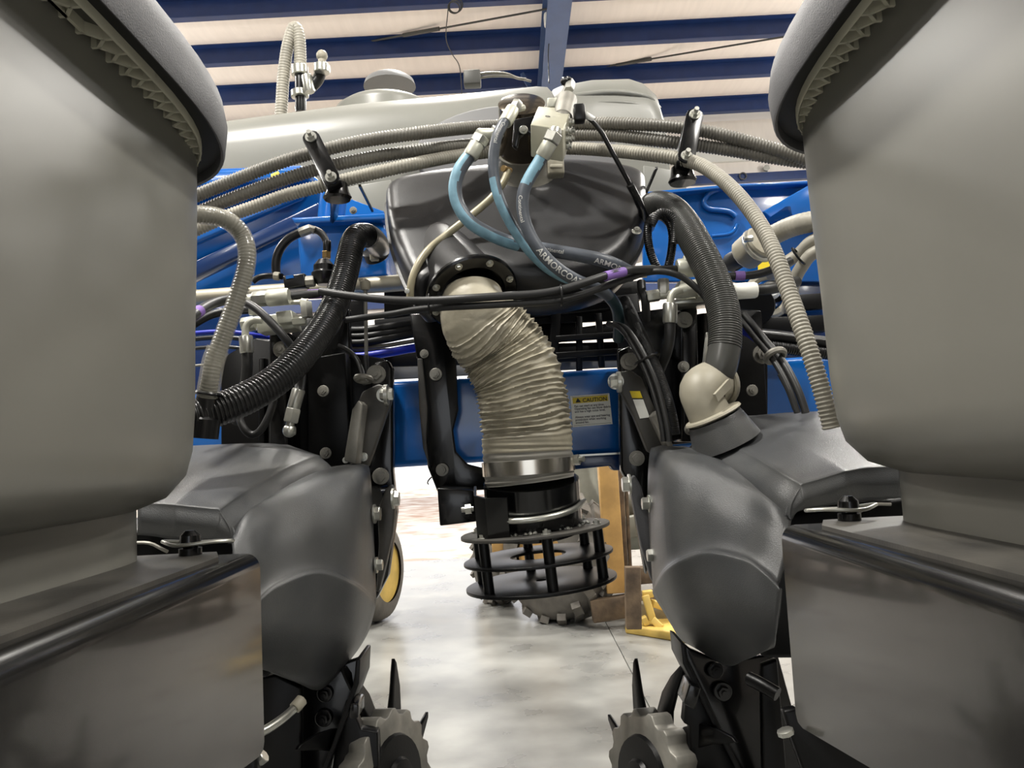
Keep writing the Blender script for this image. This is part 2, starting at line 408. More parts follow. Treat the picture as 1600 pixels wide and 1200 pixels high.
# walls
WB = thing('wall_back', 'pale insulated end wall with navy girts', 'wall', kind='structure')
B().box((-9.0, 12.4, 3.1), 5.0, .08, 3.2).build('wall_panel', 'insul', WB)
B().box((-1.8, 12.4, 4.75), 2.2, .08, 1.6).build('wall_panel', 'insul', WB)
B().box((7.2, 12.4, 3.1), 6.8, .08, 3.2).build('wall_panel', 'insul', WB)
B().box((0, 12.28, 5.72), 14, .03, .13).build('eave_trim', 'white', WB)
B().box((0, 12.28, 5.30), 14, .05, .07).build('girt', 'purlin', WB)
B().box((0, 12.28, 4.66), 14, .05, .13).build('girt', 'purlin', WB)
B().box((0, 12.28, 3.55), 14, .05, .10).build('girt', 'purlin', WB)
for nm, X in (('wall_left', -14.05), ('wall_right', 14.05)):
    o = B().box((X, 1.5, 3.2), .05, 12.5, 3.3).build(nm, 'wall'); tag(o, f'pale side wall of the shop on the {nm[5:]}', 'wall', kind='structure')
WF = thing('wall_front', 'pale wall behind the viewer with a wide doorway', 'wall', kind='structure')
for x0, x1, z0_, z1_ in ((-14, -3.2, 0, 6.3), (3.2, 14, 0, 6.3), (-3.2, 3.2, 3.9, 6.3)): B().box(((x0+x1)/2, -11, (z0_+z1_)/2), (x1-x0)/2, .06, (z1_-z0_)/2).build('wall_panel', 'insul', WF)
D1 = thing('door_1', 'open overhead door with white frame in the end wall', 'door', kind='structure')
B().box((-4.05, 12.30, 1.6), .06, .06, 1.6).build('jamb', 'wall', D1); B().box((.42, 12.30, 1.6), .05, .06, 1.6).build('jamb', 'wall', D1)
B().box((-1.8, 12.30, 3.2), 2.2, .06, .05).build('head', 'wall', D1)
FA = thing('neighbouring_building', 'blown-out white metal building seen through the open door', 'building')
B().box((-3, 24, 2.5), 9, .1, 2.6).build('siding', 'facade', FA)
v = P(650, 767, 23.8); B().box((v.x, 23.85, v.z), .17, .05, .10).build('vent', 'insul', FA)
# brace cables under the roof
for i, (a, b_) in enumerate([((330, 110, 10.2), (855, 14, 8.3)), ((300, 82, 9.6), (870, 116, 10.6)), ((862, 118, 10.6), (1240, 55, 9.0))]):
    o = B().cyl(P(*a), P(*b_), .012, 6)
    q0 = P(*a); q1 = P(*b_); m_ = q0.lerp(q1, .62 if i < 2 else .3); dd = (q1-q0).normalized()
    ca = o.build('brace_cable', 'wire')
    B().cyl(m_, m_+dd*.5, .026, 6).build('turnbuckle', 'wire', ca)
    tag(ca, ['roof brace cable climbing from the standing grey hose to the rafter', 'roof brace cable sinking behind the domed tank lid', 'roof brace cable on the right of the rafter'][i], 'cable')
# white unit on the rafter
t = thing('wireless_unit', 'small white rounded box hanging on the blue rafter', 'box')
v = P(864, 31, 8.15); B().box(v, .10, .06, .075).build('housing', 'white', t, bevel=.03, seg=4)
o, _ = hose('cord', None, None, [(866, 20, 8.14), (863, -8, 8.1), (864, -30, 8.0)], .008, 'white', parent=t, seg=6)
o, _ = hose('cord', None, None, [(864, 42, 8.14), (857, 75, 8.3), (858, 130, 8.6)], .006, 'rubber', parent=t, seg=6)
t = thing('coiled_cable', 'coil of thin dark cable hung from a purlin above the tank', 'cable')
b = B(); v = P(709, 12, 7.9)
for k in range(3): b.ring(v+Vector((.012*k, 0, .01*k)), (.2*k-.2, 1, .1), .062+.006*k, .007, 24, 5)
b.build('coil', 'wire', t)
hose('tail', None, None, [(700, 15, 7.9), (697, 60, 8.3), (707, 85, 8.6), (718, 105, 8.9), (722, 150, 9.4)], .006, 'wire', parent=t, seg=5)
o = B().ring(P(1161, 275, 12.2), (0, 1, 0), .055, .011, 20, 6).build('cable_loop', 'wire'); tag(o, 'small dark loop of cable hooked under the far navy girt', 'cable')
v = P(1198, 262, 12.19); o = B().cyl(v, v+Vector((0, .05, 0)), .055, 6).build('girt_bolt', 'steel', None); tag(o, 'pale bolt head on the far navy girt', 'bolt')

# ============================================================ ROW UNITS (mirrored pair: seed hoppers, sheets, covers)
def hopper(sx, side):
    t = thing('seed_hopper', f'big smooth grey seed hopper with dark lid at the {side} edge of the view', 'seed hopper', 'seed hoppers')
    z0 = CAMZ
    def rg(k, z, off=0, cx=-.742, cy=.72, a=.30, b=.5, p=5):
        return [(sx*-1*-x if sx > 0 else x, y, z) for x, y in supel(cx, cy, (a-off)*k, (b-off)*k, p)] if sx < 0 else [(-x, y, z) for x, y in supel(cx, cy, (a-off)*k, (b-off)*k, p)]
    b = B()
    prof = [(-.045, .13), (-.062, .10), (-.060, .07), (-.045, .035), (-.015, .012), (.02, .004), (.08, .0), (.2, -.002), (.34, -.006), (.47, -.008), (.50, -.008)]
    loft(b, [rg(1, z0+z, o) for z, o in prof]); b.build('hopper_body', 'hopper', t, sharp=60)
    b = B(); loft(b, [rg(1, z0+z, 0, cx=-.78, cy=.66, a=.255, b=.46, p=12) for z in (-.14, -.10, -.03)]); b.build('hopper_neck', 'hopper', t, sharp=50)
    # lid: skirt, rounded top; hollow below
    def lr(z, off): return rg(1, z0+z, off, cx=-.732, cy=.75, a=.36, b=.5, p=3.5)
    b = B()
    loft(b, [lr(z, o) for z, o in [(.485, .006), (.455, .006), (.450, .005), (.448, .002), (.452, .0), (.49, -.004), (.515, .0), (.53, .012), (.545, .05), (.555, .12), (.555, .2)]]); b.build('lid', 'lid', t, sharp=40)
    b = B(); loft(b, [lr(.484, .004), lr(.464, .005), lr(.464, .030), lr(.484, .030)], cap=False); b.build('lid_seal', 'seal', t)
    b = B(); loft(b, [lr(.484, .028), lr(.454, .029), lr(.452, .031), lr(.454, .033), lr(.484, .035)], cap=False); b.build('lid_rim', 'lidin', t, sharp=50)
    # moulded rib lattice under the lid flange
    path = supel(-.732, .75, .36, .5, 3.5, 720)
    pp = np.array(path); seg = np.linalg.norm(np.diff(np.vstack([pp, pp[:1]]), axis=0), axis=1); cum = np.r_[0, np.cumsum(seg)]; Ltot = cum[-1]
    def pt(s_, off, z):
        s_ %= Ltot; i = int(np.searchsorted(cum, s_)-1) % 720; a = pp[i]; c_ = pp[(i+1) % 720]; k = (s_-cum[i])/seg[i]
        q = a+(c_-a)*k; tg = (c_-a)/np.linalg.norm(c_-a); nn = np.array([-tg[1], tg[0]]); q = q+nn*off
        return Vector((q[0] if sx < 0 else -q[0], q[1], z0+z))
    b = B(); n = int(Ltot/.030); st = Ltot/n
    def rib(s1, o1, s2, o2):
        b.beam(pt(s1, o1, .460), pt(s2, o2, .460), .0040, .013)
    for i in range(n):
        s_ = i*st
        rib(s_, .032, s_, .042); rib(s_, .042, s_+st/2, .055); rib(s_, .042, s_-st/2, .055)
        rib(s_+st/2, .055, s_+st/2, .068); rib(s_+st/2, .068, s_+st*.9, .08); rib(s_+st/2, .068, s_+st*.1, .08)
    b.build('rib_lattice', 'lidin', t)
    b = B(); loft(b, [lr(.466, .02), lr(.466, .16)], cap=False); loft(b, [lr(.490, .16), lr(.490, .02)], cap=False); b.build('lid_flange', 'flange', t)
hopper(-1, 'left'); hopper(1, 'right')

def support(sx, side):
    t = thing('hopper_support', f'folded glossy black sheet carrying the {side} grey hopper', 'bracket', 'hopper supports')
    X = .387; zt = CAMZ-.135; r = .022
    b = B()   # side sheet with rounded top bend running into the top plate; notched bottom
    bend = [(X+r-r*math.sin(a), zt-r+r*math.cos(a)) for a in np.linspace(0, math.pi/2, 7)]
    sec = [(X+.42, zt)]+bend+[(X, .76)]
    th = .004
    inner = [(X+.42, zt-th)]+[(X+r-(r-th)*math.sin(a), zt-r+(r-th)*math.cos(a)) for a in np.linspace(0, math.pi/2, 7)]+[(X+th, .76)]
    n = len(sec)
    def ringy(y, topcut=0):
        return [(sx*x, y, z) for x, z in sec]+[(sx*x, y, z) for x, z in reversed(inner)]
    loft(b, [ringy(.2), ringy(1.155)]); b.build('folded_sheet', 'sheet', t, sharp=40)
    b = B(); poly = [(sx*X, .2, .76), (sx*X, 1.155, .76), (sx*X, 1.155, .694), (sx*X, 1.148, .684), (sx*X, 1.13, .682), (sx*X, .86, .722), (sx*X, .58, .7595)]
    b.prism(poly, (sx*th, 0, 0)); b.build('lower_sheet', 'sheet', t)
    b = B().prism([(sx*(X+.035), .2, zt+.0), (sx*(X+.032), 1.08, zt), (sx*(X+.06), 1.145, zt), (sx*(X+.42), 1.145, zt), (sx*(X+.42), .2, zt)], (0, 0, .006)); b.build('mounting_plate', 'dusty', t)
    # latch pin with wire clip on the plate
    p = Vector((sx*.475, 1.12, zt+.006))
    k = B().lathe(p, (0, 0, 1), [(0, .016), (.010, .016), (.010, .010), (.018, .015), (.028, .014), (.035, .007)], 16).build('latch_knob', 'black', t)
    pa = Path([p+Vector((sx*.045, .01, .020)), p+Vector((sx*.02, -.012, .016)), p+Vector((sx*-.005, -.017, .016)), p+Vector((sx*-.035, -.008, .018)), p+Vector((sx*-.06, .01, .016)), p+Vector((sx*-.035, .02, .016)), p+Vector((sx*.0, .0175, .016)), p+Vector((sx*.045, .014, .02))], .004)
    sweep('clip_wire', pa, .0028, 'steel', t, 8)
    return t
for sx, side in ((-1, 'left'), (1, 'right')):
    t = support(sx, side)

# hinged lids over the seed meters
def C3(*rows): return [[P(*q) for q in r] for r in rows]
def tight(g, cols, rows, f=.22):
    def ins(seq, ks):
        o_ = []
        for i, p in enumerate(seq):
            if i in ks: o_ += [[a.lerp(b_, f) for a, b_ in zip(p, seq[i-1])], p, [a.lerp(b_, f) for a, b_ in zip(p, seq[i+1])]]
            else: o_.append(p)
        return o_
    g = ins(g, rows); gt = [list(c) for c in zip(*g)]; gt = ins(gt, cols)
    return [list(r) for r in zip(*gt)]
t = thing('hinged_cover', 'dark grey ridged plastic lid behind the left hopper', 'cover', 'meter lids')
patch('lid_shell', tight(C3(
 [(225, 740, 1.9), (400, 735, 1.9), (450, 738, 1.88), (500, 745, 1.86), (515, 765, 1.8), (520, 790, 1.75)],
 [(225, 701, 1.75), (400, 693, 1.75), (450, 695, 1.75), (500, 712, 1.72), (520, 735, 1.70), (520, 775, 1.7)],
 [(225, 712, 1.6), (345, 710, 1.62), (385, 714, 1.61), (455, 726, 1.58), (474, 752, 1.56), (478, 790, 1.55)],
 [(225, 735, 1.5), (305, 734, 1.52), (345, 738, 1.50), (415, 748, 1.48), (432, 780, 1.46), (436, 810, 1.46)],
 [(220, 762, 1.42), (268, 764, 1.43), (300, 766, 1.40), (370, 774, 1.38), (385, 808, 1.37), (388, 835, 1.37)],
 [(215, 786, 1.36), (246, 786, 1.35), (275, 788, 1.33), (342, 795, 1.33), (359, 825, 1.33), (362, 848, 1.33)],
 [(215, 812, 1.345), (246, 814, 1.335), (275, 818, 1.32), (338, 824, 1.32), (356, 836, 1.33), (362, 850, 1.33)],
 [(215, 836, 1.36), (240, 838, 1.35), (270, 843, 1.34), (330, 845, 1.335), (350, 846, 1.335), (362, 850, 1.34)]), (2, 3), (5,)), 'cover', t, nu=4, nv=4, thick=.008)
B().prism([P(130, 822, 1.40), P(385, 842, 1.40), P(420, 900, 1.40), P(420, 1060, 1.40), P(130, 1060, 1.40)], (0, .25, 0)).build('meter_housing', 'blacks', t, bevel=.01)
hose('release_wire', None, None, [(208, 848, 1.33), (235, 848, 1.33), (247, 855, 1.33), (262, 862, 1.34)], .003, 'iron', parent=t, seg=6)
t = thing('hinged_cover', 'dark grey ridged plastic lid with hose neck behind the right hopper', 'cover', 'meter lids')
patch('lid_shell', tight(C3(
 [(1420, 690, 1.9), (1240, 690, 1.9), (1160, 695, 1.88), (1100, 715, 1.86), (1080, 730, 1.8), (1075, 745, 1.75)],
 [(1420, 642, 1.75), (1240, 645, 1.75), (1165, 650, 1.74), (1105, 682, 1.72), (1076, 700, 1.70), (1072, 730, 1.7)],
 [(1420, 655, 1.6), (1280, 658, 1.62), (1205, 676, 1.60), (1148, 696, 1.58), (1125, 722, 1.56), (1118, 760, 1.55)],
 [(1420, 675, 1.5), (1305, 680, 1.52), (1247, 697, 1.50), (1185, 716, 1.48), (1165, 745, 1.46), (1160, 780, 1.46)],
 [(1420, 702, 1.42), (1335, 705, 1.43), (1290, 718, 1.40), (1222, 738, 1.38), (1205, 770, 1.37), (1202, 800, 1.37)],
 [(1420, 728, 1.36), (1355, 730, 1.35), (1318, 736, 1.33), (1252, 756, 1.33), (1236, 788, 1.33), (1233, 810, 1.33)],
 [(1420, 755, 1.345), (1355, 757, 1.335), (1322, 762, 1.32), (1258, 782, 1.32), (1241, 798, 1.33), (1236, 812, 1.33)],
 [(1420, 778, 1.36), (1358, 781, 1.35), (1330, 784, 1.34), (1270, 794, 1.335), (1246, 800, 1.335), (1238, 812, 1.34)]), (2, 3), (5,)), 'cover', t, nu=4, nv=4, thick=.008)
B().prism([P(1222, 802, 1.40), P(1450, 772, 1.40), P(1450, 1030, 1.40), P(1192, 1030, 1.40), P(1192, 880, 1.40)], (0, .25, 0)).build('meter_housing', 'blacks', t, bevel=.01)
a = P(1126, 674, 1.62); ax = (RTV*-.43+UPV*.9).normalized(); vd = (a-Vector((0, 0, CAMZ))).normalized(); ax = (ax-vd*ax.dot(vd)-vd*.16).normalized(); NECKAX = ax
B().lathe(a, ax, [(-.03, .074), (.0, .066), (.022, .060), (.030, .057), (.032, .044)], 32).build('hose_neck', 'cover', t)
hose('release_wire', None, None, [(1392, 788, 1.33), (1362, 788, 1.33), (1350, 795, 1.33), (1338, 803, 1.34)], .003, 'iron', parent=t, seg=6)

# big rounded side covers
t = thing('meter_cover', 'bulging dark grey moulded cover left of the gap, arch line across its face', 'cover', 'side covers')
patch('cover_shell', C3(
 [(362, 830, 1.62), (400, 800, 1.72), (440, 775, 1.80), (500, 745, 1.90), (560, 735, 1.95), (572, 745, 1.97)],
 [(358, 822, 1.42), (385, 790, 1.50), (432, 762, 1.58), (505, 733, 1.68), (560, 725, 1.74), (574, 727, 1.80)],
 [(361, 838, 1.335), (385, 803, 1.37), (430, 776, 1.45), (500, 750, 1.54), (560, 741, 1.61), (579, 742, 1.72)],
 [(366, 880, 1.30), (395, 858, 1.33), (432, 838, 1.39), (500, 815, 1.47), (562, 808, 1.56), (583, 812, 1.72)],
 [(378, 945, 1.28), (404, 925, 1.31), (438, 899, 1.36), (500, 880, 1.44), (560, 899, 1.53), (588, 925, 1.72)],
 [(379, 953, 1.262), (405, 935, 1.288), (438, 911, 1.335), (499, 892, 1.412), (558, 913, 1.50), (587, 941, 1.70)],
 [(380, 965, 1.258), (406, 947, 1.283), (439, 924, 1.33), (499, 906, 1.407), (558, 926, 1.495), (586, 952, 1.70)],
 [(388, 1000, 1.28), (410, 990, 1.305), (445, 978, 1.35), (500, 972, 1.43), (552, 978, 1.53), (577, 984, 1.71)],
 [(395, 1035, 1.36), (412, 1038, 1.38), (450, 1044, 1.43), (500, 1046, 1.50), (545, 1024, 1.60), (563, 1010, 1.75)],
 [(398, 1042, 1.42), (420, 1050, 1.43), (462, 1066, 1.47), (500, 1078, 1.54), (535, 1046, 1.64), (550, 1026, 1.78)],
 [(398, 1030, 1.60), (420, 1040, 1.60), (462, 1050, 1.62), (500, 1055, 1.66), (530, 1035, 1.74), (545, 1015, 1.85)]), 'cover', t, thick=.008)
t = thing('meter_cover', 'bulging dark grey moulded cover right of the gap, arch line across its face', 'cover', 'side covers')
patch('cover_shell', C3(
 [(1238, 800, 1.62), (1205, 775, 1.72), (1165, 745, 1.80), (1100, 715, 1.90), (1040, 705, 1.95), (1022, 715, 1.97)],
 [(1240, 795, 1.42), (1215, 768, 1.50), (1165, 735, 1.58), (1098, 703, 1.68), (1040, 696, 1.74), (1019, 699, 1.80)],
 [(1237, 812, 1.335), (1210, 780, 1.37), (1165, 750, 1.45), (1096, 720, 1.54), (1038, 713, 1.61), (1014, 716, 1.72)],
 [(1230, 850, 1.30), (1204, 828, 1.33), (1165, 806, 1.39), (1098, 782, 1.47), (1036, 776, 1.56), (1012, 784, 1.72)],
 [(1218, 905, 1.28), (1192, 880, 1.31), (1160, 860, 1.36), (1098, 849, 1.44), (1042, 872, 1.53), (1019, 905, 1.72)],
 [(1217, 914, 1.262), (1191, 890, 1.288), (1159, 871, 1.335), (1098, 861, 1.412), (1044, 884, 1.50), (1020, 918, 1.70)],
 [(1217, 926, 1.258), (1191, 903, 1.283), (1159, 885, 1.33), (1098, 875, 1.407), (1044, 898, 1.495), (1021, 930, 1.70)],
 [(1214, 965, 1.28), (1190, 955, 1.305), (1155, 945, 1.35), (1105, 942, 1.43), (1058, 948, 1.53), (1036, 955, 1.71)],
 [(1212, 1004, 1.36), (1195, 1010, 1.38), (1165, 1018, 1.43), (1130, 1018, 1.50), (1080, 996, 1.60), (1052, 982, 1.75)],
 [(1208, 1012, 1.42), (1192, 1018, 1.43), (1162, 1032, 1.47), (1134, 1040, 1.54), (1088, 1014, 1.64), (1063, 1000, 1.78)],
 [(1205, 1000, 1.60), (1190, 1005, 1.60), (1162, 1010, 1.62), (1130, 1015, 1.66), (1095, 1000, 1.74), (1070, 990, 1.85)]), 'cover', t, thick=.008)
# ============================================================ TANK, BLUE FRAME, TOOLBAR
t = thing('liquid_tank', 'long white moulded tank lying across the machine behind the hoses', 'tank')
def tank_ring(px, top, bot, d, depth, n=36, p=3.4):
    a = P(px, top, d+depth*.35); c = P(px, bot, d); zc = (a.z+c.z)/2; hz = (a.z-c.z)/2
    return [Vector((P(px, top, d).x, d+depth+depth*math.copysign(abs(math.cos(q))**(2/p), math.cos(q)), zc+hz*math.copysign(abs(math.sin(q))**(2/p), math.sin(q)))) for q in np.linspace(0, 2*math.pi, n, endpoint=False)]
b = B()
loft(b, [tank_ring(*q) for q in [(120, 240, 360, 3.0, .30), (135, 215, 385, 3.0, .42), (200, 205, 392, 3.0, .5), (350, 183, 385, 3.05, .55), (540, 158, 375, 3.1, .58), (700, 143, 370, 3.15, .6), (840, 128, 366, 3.2, .6), (858, 129, 364, 3.22, .59), (866, 138, 355, 3.23, .55)]])
b.build('tank_body', 'tank', t, sharp=70)
b = B()
loft(b, [tank_ring(*q) for q in [(862, 140, 350, 3.25, .5), (868, 132, 352, 3.25, .5), (882, 126, 352, 3.25, .52), (930, 117, 352, 3.28, .54), (990, 115, 352, 3.3, .54), (1012, 122, 352, 3.3, .52), (1030, 138, 352, 3.3, .48), (1040, 175, 345, 3.3, .40), (1042, 200, 340, 3.3, .36)]])
b.build('tank_end', 'tank', t, sharp=70)
for k, (yy) in enumerate((150, 166, 182)):
    pa = Path(pts((895, yy, 3.30), (960, yy-6, 3.31), (1012, yy+2, 3.33), (1030, yy+20, 3.36)), .01); sweep('moulded_rib', pa, .012, 'tank', t, 10)
b = B(); v = P(720, 255, 3.05); 
def ell(cx, cy, rx, ry, d, n=40): return [P(cx+rx*math.cos(q), cy-ry*math.sin(q), d) for q in np.linspace(0, 2*math.pi, n, endpoint=False)]
B().prism(ell(808, 240, 160, 77, 3.0), (0, .15, 0)).build('recess_panel', 'tankg', t, bevel=.01)
b = B(); c = P(602, 165, 3.7); a = P(602, 140, 3.7)
b.lathe(c+Vector((0, 0, -.06)), (0, 0, 1), [(-.3, .25), (0, .25), (.02, .245), (.045, .21), (.065, .15), (.075, .09), (.08, 0.001)], 40); b.build('domed_lid', 'tank', t, sharp=70)
b = B(); c2 = P(609, 136, 4.0); b.lathe(c2+Vector((0,0,.0)), (0, 0, 1), [(0, .14), (.03, .13), (.05, .10), (.055, .04)], 30); b.build('lid_cap', 'tankg', t, sharp=60)
# filler items behind the tank top
t = thing('cable_clip_bracket', 'small dark bracket with looped wires on top of the tank', 'bracket')
v = P(738, 124, 3.5); B().box(v, .04, .03, .035).build('clip', 'wire', t, bevel=.006)
hose('loop', None, None, [(728, 125, 3.5), (742, 118, 3.5), (762, 114, 3.5), (790, 115, 3.5), (808, 122, 3.5), (822, 124, 3.5)], .007, 'iron', parent=t, seg=6)
hose('loop', None, None, [(745, 122, 3.5), (770, 119, 3.5), (800, 120, 3.5), (830, 127, 3.5)], .006, 'iron', parent=t, seg=6)
# standing hose with fittings on the tank
t = thing('standing_hose', 'dusty grey hose rising off the tank and looping over beside black fittings', 'hose')
hose('hose_run', None, None, [(438, 200, 3.6), (440, 165, 3.6), (443, 120, 3.6), (448, 80, 3.6), (455, 52, 3.6), (461, 42, 3.6), (467, 55, 3.6), (469, 85, 3.6), (469, 110, 3.6)], .028, 'dustyhose', parent=t, pitch=.014, amp=.002, seg=14)
def fitt(parent, name, a, c, r, m, n=20, r2=None):
    b = B(); A = P(*a); D = P(*c); L = (D-A).length; b.lathe(A, D-A, [(0, r*.9), (L*.08, r), (L*.92, r2 or r), (L, (r2 or r)*.9)], n); return b.build(name, m, parent)
fitt(t, 'clamp_collar', (468, 103, 3.55), (469, 118, 3.55), .040, 'steel')
fitt(t, 'barb_fitting', (469, 116, 3.55), (470, 175, 3.55), .026, 'acc')
fitt(t, 'clamp_collar', (468, 142, 3.55), (469, 152, 3.55), .042, 'steel')
hose('elbow', None, None, [(480, 140, 3.55), (488, 134, 3.55), (497, 124, 3.55), (502, 108, 3.55)], .028, 'acc', parent=t, seg=12)
fitt(t, 'clamp_collar', (479, 118, 3.52), (484, 144, 3.52), .026, 'steel')
fitt(t, 'clamp_collar', (503, 114, 3.52), (503, 101, 3.52), .038, 'steel')
b = B(); b.ball(P(503, 87, 3.52), .027, 16, 8); b.cyl(P(503, 104, 3.52), P(503, 92, 3.52), .018, 12); b.build('ball_cap', 'palepl', t)

# blue frame
def plate(name, m, px, d, th, parent=None, bevel=.004, vec=None):
    return B().prism([P(q[0], q[1], q[2] if len(q) > 2 else d) for q in px], vec or (0, th, 0)).build(name, m, parent, bevel=bevel)
t = thing('machine_frame', 'bright blue welded frame of plates and tubes left of the fan housing', 'frame')
plate('side_plate', 'blue', [(230, 268), (470, 258), (520, 300), (600, 330), (600, 455), (230, 470)], 2.75, .03, t)
plate('top_flange', 'blue', [(230, 272), (400, 262), (480, 262), (480, 276), (230, 300)], 2.62, .14, t, .01)
b = B(); b.beam(P(250, 452, 2.6), P(505, 330, 2.6), .055, .055, (0, 1, 0)); b.build('diagonal_tube', 'navy', t, bevel=.008)
b = B(); b.beam(P(250, 395, 2.66), P(470, 300, 2.66), .05, .04, (0, 1, 0)); b.build('diagonal_tube', 'blue', t, bevel=.008)
plate('box_end', 'blue', [(462, 343), (600, 338), (604, 430), (560, 436), (470, 440)], 2.35, .22, t, .008)
plate('box_lip', 'blue', [(455, 340), (602, 333), (602, 343), (460, 349)], 2.31, .25, t, .004)
B().cyl(P(522, 300, 2.5), P(517, 345, 2.5), .045, 24).build('post', 'blue', t)
B().lathe(P(583, 380, 2.36), (0, -1, 0), [(0, .055), (.02, .055), (.03, .045), (.03, .04)], 24).build('socket_ring', 'blue', t)
plate('lower_plate', 'navy', [(250, 480), (400, 480), (395, 700), (250, 700)], 2.3, .02, t)
bolt(t, 552, 329, 2.3, 6, m='iron')
t = thing('machine_frame', 'bright blue folded frame plate with a raised curved bead right of the fan housing', 'frame')
plate('side_plate', 'blue', [(1005, 304), (1150, 290), (1330, 283), (1330, 440), (1150, 440), (1005, 440)], 2.42, .03, t)
plate('lower_plate', 'navy', [(1150, 436), (1330, 436), (1330, 640), (1180, 640)], 2.44, .03, t)
plate('top_flange', 'blue', [(1005, 300), (1150, 287), (1330, 279), (1330, 284), (1150, 292), (1005, 306)], 2.38, .16, t, .003)
pa = Path(pts((1122, 296, 2.41), (1108, 302, 2.41), (1099, 316, 2.41), (1106, 326, 2.41), (1125, 328, 2.41), (1142, 331, 2.41), (1150, 338, 2.41)), .008); sweep('pressed_bead', pa, .009, 'blue', t, 10)
pa = Path(pts((1152, 350, 2.41), (1148, 360, 2.41), (1138, 366, 2.41), (1112, 369, 2.41)), .008); sweep('pressed_bead', pa, .006, 'blue', t, 10)
b = B(); b.prism([P(1192, 330, 2.36), P(1262, 290, 2.36), P(1300, 286, 2.36), P(1300, 340, 2.36), P(1210, 345, 2.36)], (0, .05, 0)); b.build('gusset', 'blue', t, bevel=.004)
b = B(); b.prism([P(1228, 322, 2.30), P(1236, 322, 2.30), P(1240, 342, 2.36), P(1196, 344, 2.36)], (0, .05, 0)); b.build('gusset', 'blue', t, bevel=.003)
B().lathe(P(1205, 458, 2.42), (0, -1, 0), [(0, .062), (.03, .062), (.04, .052), (.04, .045), (.03, .03)], 30).build('round_boss', 'blue', t)
B().lathe(P(1202, 455, 2.38), (0, -1, 0), [(0, .03), (.02, .03), (.03, .02)], 24).build('grey_plug', 'white', t)
b = B(); b.ring(P(1200, 462, 2.36), (0, 1, .1), .062, .014, 30, 8); b.build('rubber_ring', 'palepl', t)
plate('yellow_tag', 'stickery', [(1184, 409), (1204, 407), (1204, 421), (1185, 423)], 2.36, .004, t, 0)
# light bits seen through: pale lower moulding
t = thing('tank_cradle', 'pale grey cradle plate under the white tank', 'bracket')
plate('cradle_plate', 'tank', [(540, 292), (612, 280), (612, 350), (540, 350)], 2.97, .35, t)
plate('cradle_plate', 'tank', [(1005, 258), (1070, 268), (1075, 312), (1005, 312)], 2.97, .5, t)

# toolbar
t = thing('toolbar', 'thick blue square toolbar tube crossing behind the canvas duct', 'beam')
b = B(); d = 2.06
A0, A1 = P(200, 621, d), P(200, 757, d); B0, B1 = P(1400, 548, d), P(1400, 682, d)
b.add([A0, A1, B1, B0, A0+Vector((0, .23, 0)), A1+Vector((0, .23, 0)), B1+Vector((0, .23, 0)), B0+Vector((0, .23, 0))], [(0, 1, 2, 3), (7, 6, 5, 4), (0, 4, 5, 1), (3, 2, 6, 7), (0, 3, 7, 4), (1, 5, 6, 2)])
b.build('square_tube', 'blue', t, bevel=.018, seg=4)
plate('bolted_strip', 'navy', [(896, 712), (985, 708), (985, 735), (958, 735), (953, 728), (896, 734)], 2.03, .05, t, .003)
plate('strip_edge', 'steel', [(890, 711), (984, 706), (986, 728), (983, 728), (981, 709), (890, 714)], 2.02, .006, t, 0)
# caution sticker
st = thing('caution_sticker', 'white and yellow caution sticker on the toolbar right of the duct', 'sticker')
dS = 2.055
q = [P(891, 619, dS), P(952, 614.5, dS), P(957, 662.5, dS), P(895, 667.5, dS)]
B().prism(q, (0, .0015, 0)).build('sticker_face', 'sticker', st)
def bil(u, v_): return (q[0]*(1-u)+q[1]*u)*(1-v_)+(q[3]*(1-u)+q[2]*u)*v_
off = Vector((0, -.0008, 0))
B().prism([bil(.05, .06)+off, bil(.95, .05)+off, bil(.95, .24)+off, bil(.05, .25)+off], (0, .0006, 0)).build('yellow_band', 'stickery', st)
ux = (q[1]-q[0]).normalized(); uy = (q[0]-q[3]).normalized(); H = (q[0]-q[3]).length; Wd = (q[1]-q[0]).length
flat_text(st, 'CAUTION', bil(.30, .225)+off*2, ux, uy, .0145, 'ink', .0003)
B().prism([bil(.185, .075)+off*2, bil(.26, .22)+off*2, bil(.12, .22)+off*2], (0, .0004, 0)).build('warning_triangle', 'ink', st)
for i, line in enumerate(['Fan can start at any time.', 'Operating fan can blow debris', 'and has a high noise level.', '', 'Always wear eye and hearing', 'protection when working', 'around fan.']):
    if line: flat_text(st, line, bil(.08, .37+.088*i)+off*1.5, ux, uy, .0079, 'inkg', .0002)
B().prism([bil(.03, .035)+off, bil(.97, .03)+off, bil(.97, .04)+off, bil(.03, .045)+off], (0, .0004, 0)).build('border_line', 'inkg', st)
B().prism([bil(.03, .95)+off, bil(.97, .95)+off, bil(.97, .96)+off, bil(.03, .96)+off], (0, .0004, 0)).build('border_line', 'inkg', st)

# axle pipe
b = B(); t = thing('cross_pipe', 'weathered pale pipe running across behind the hoses', 'pipe')
b.cyl(P(250, 470, 2.2), P(680, 438, 2.2), .024, 20); b.build('pipe_run', 'pipe', t)
b = B(); b.lathe(P(292, 466, 2.2), (1, 0, .05), [(0, .03), (.02, .03), (.03, .024)], 18); b.build('pipe_collar', 'pipe', t)
B().cyl(P(680, 438, 2.35), P(1010, 425, 2.35), .018, 16).build('pipe_run', 'pipe', t)

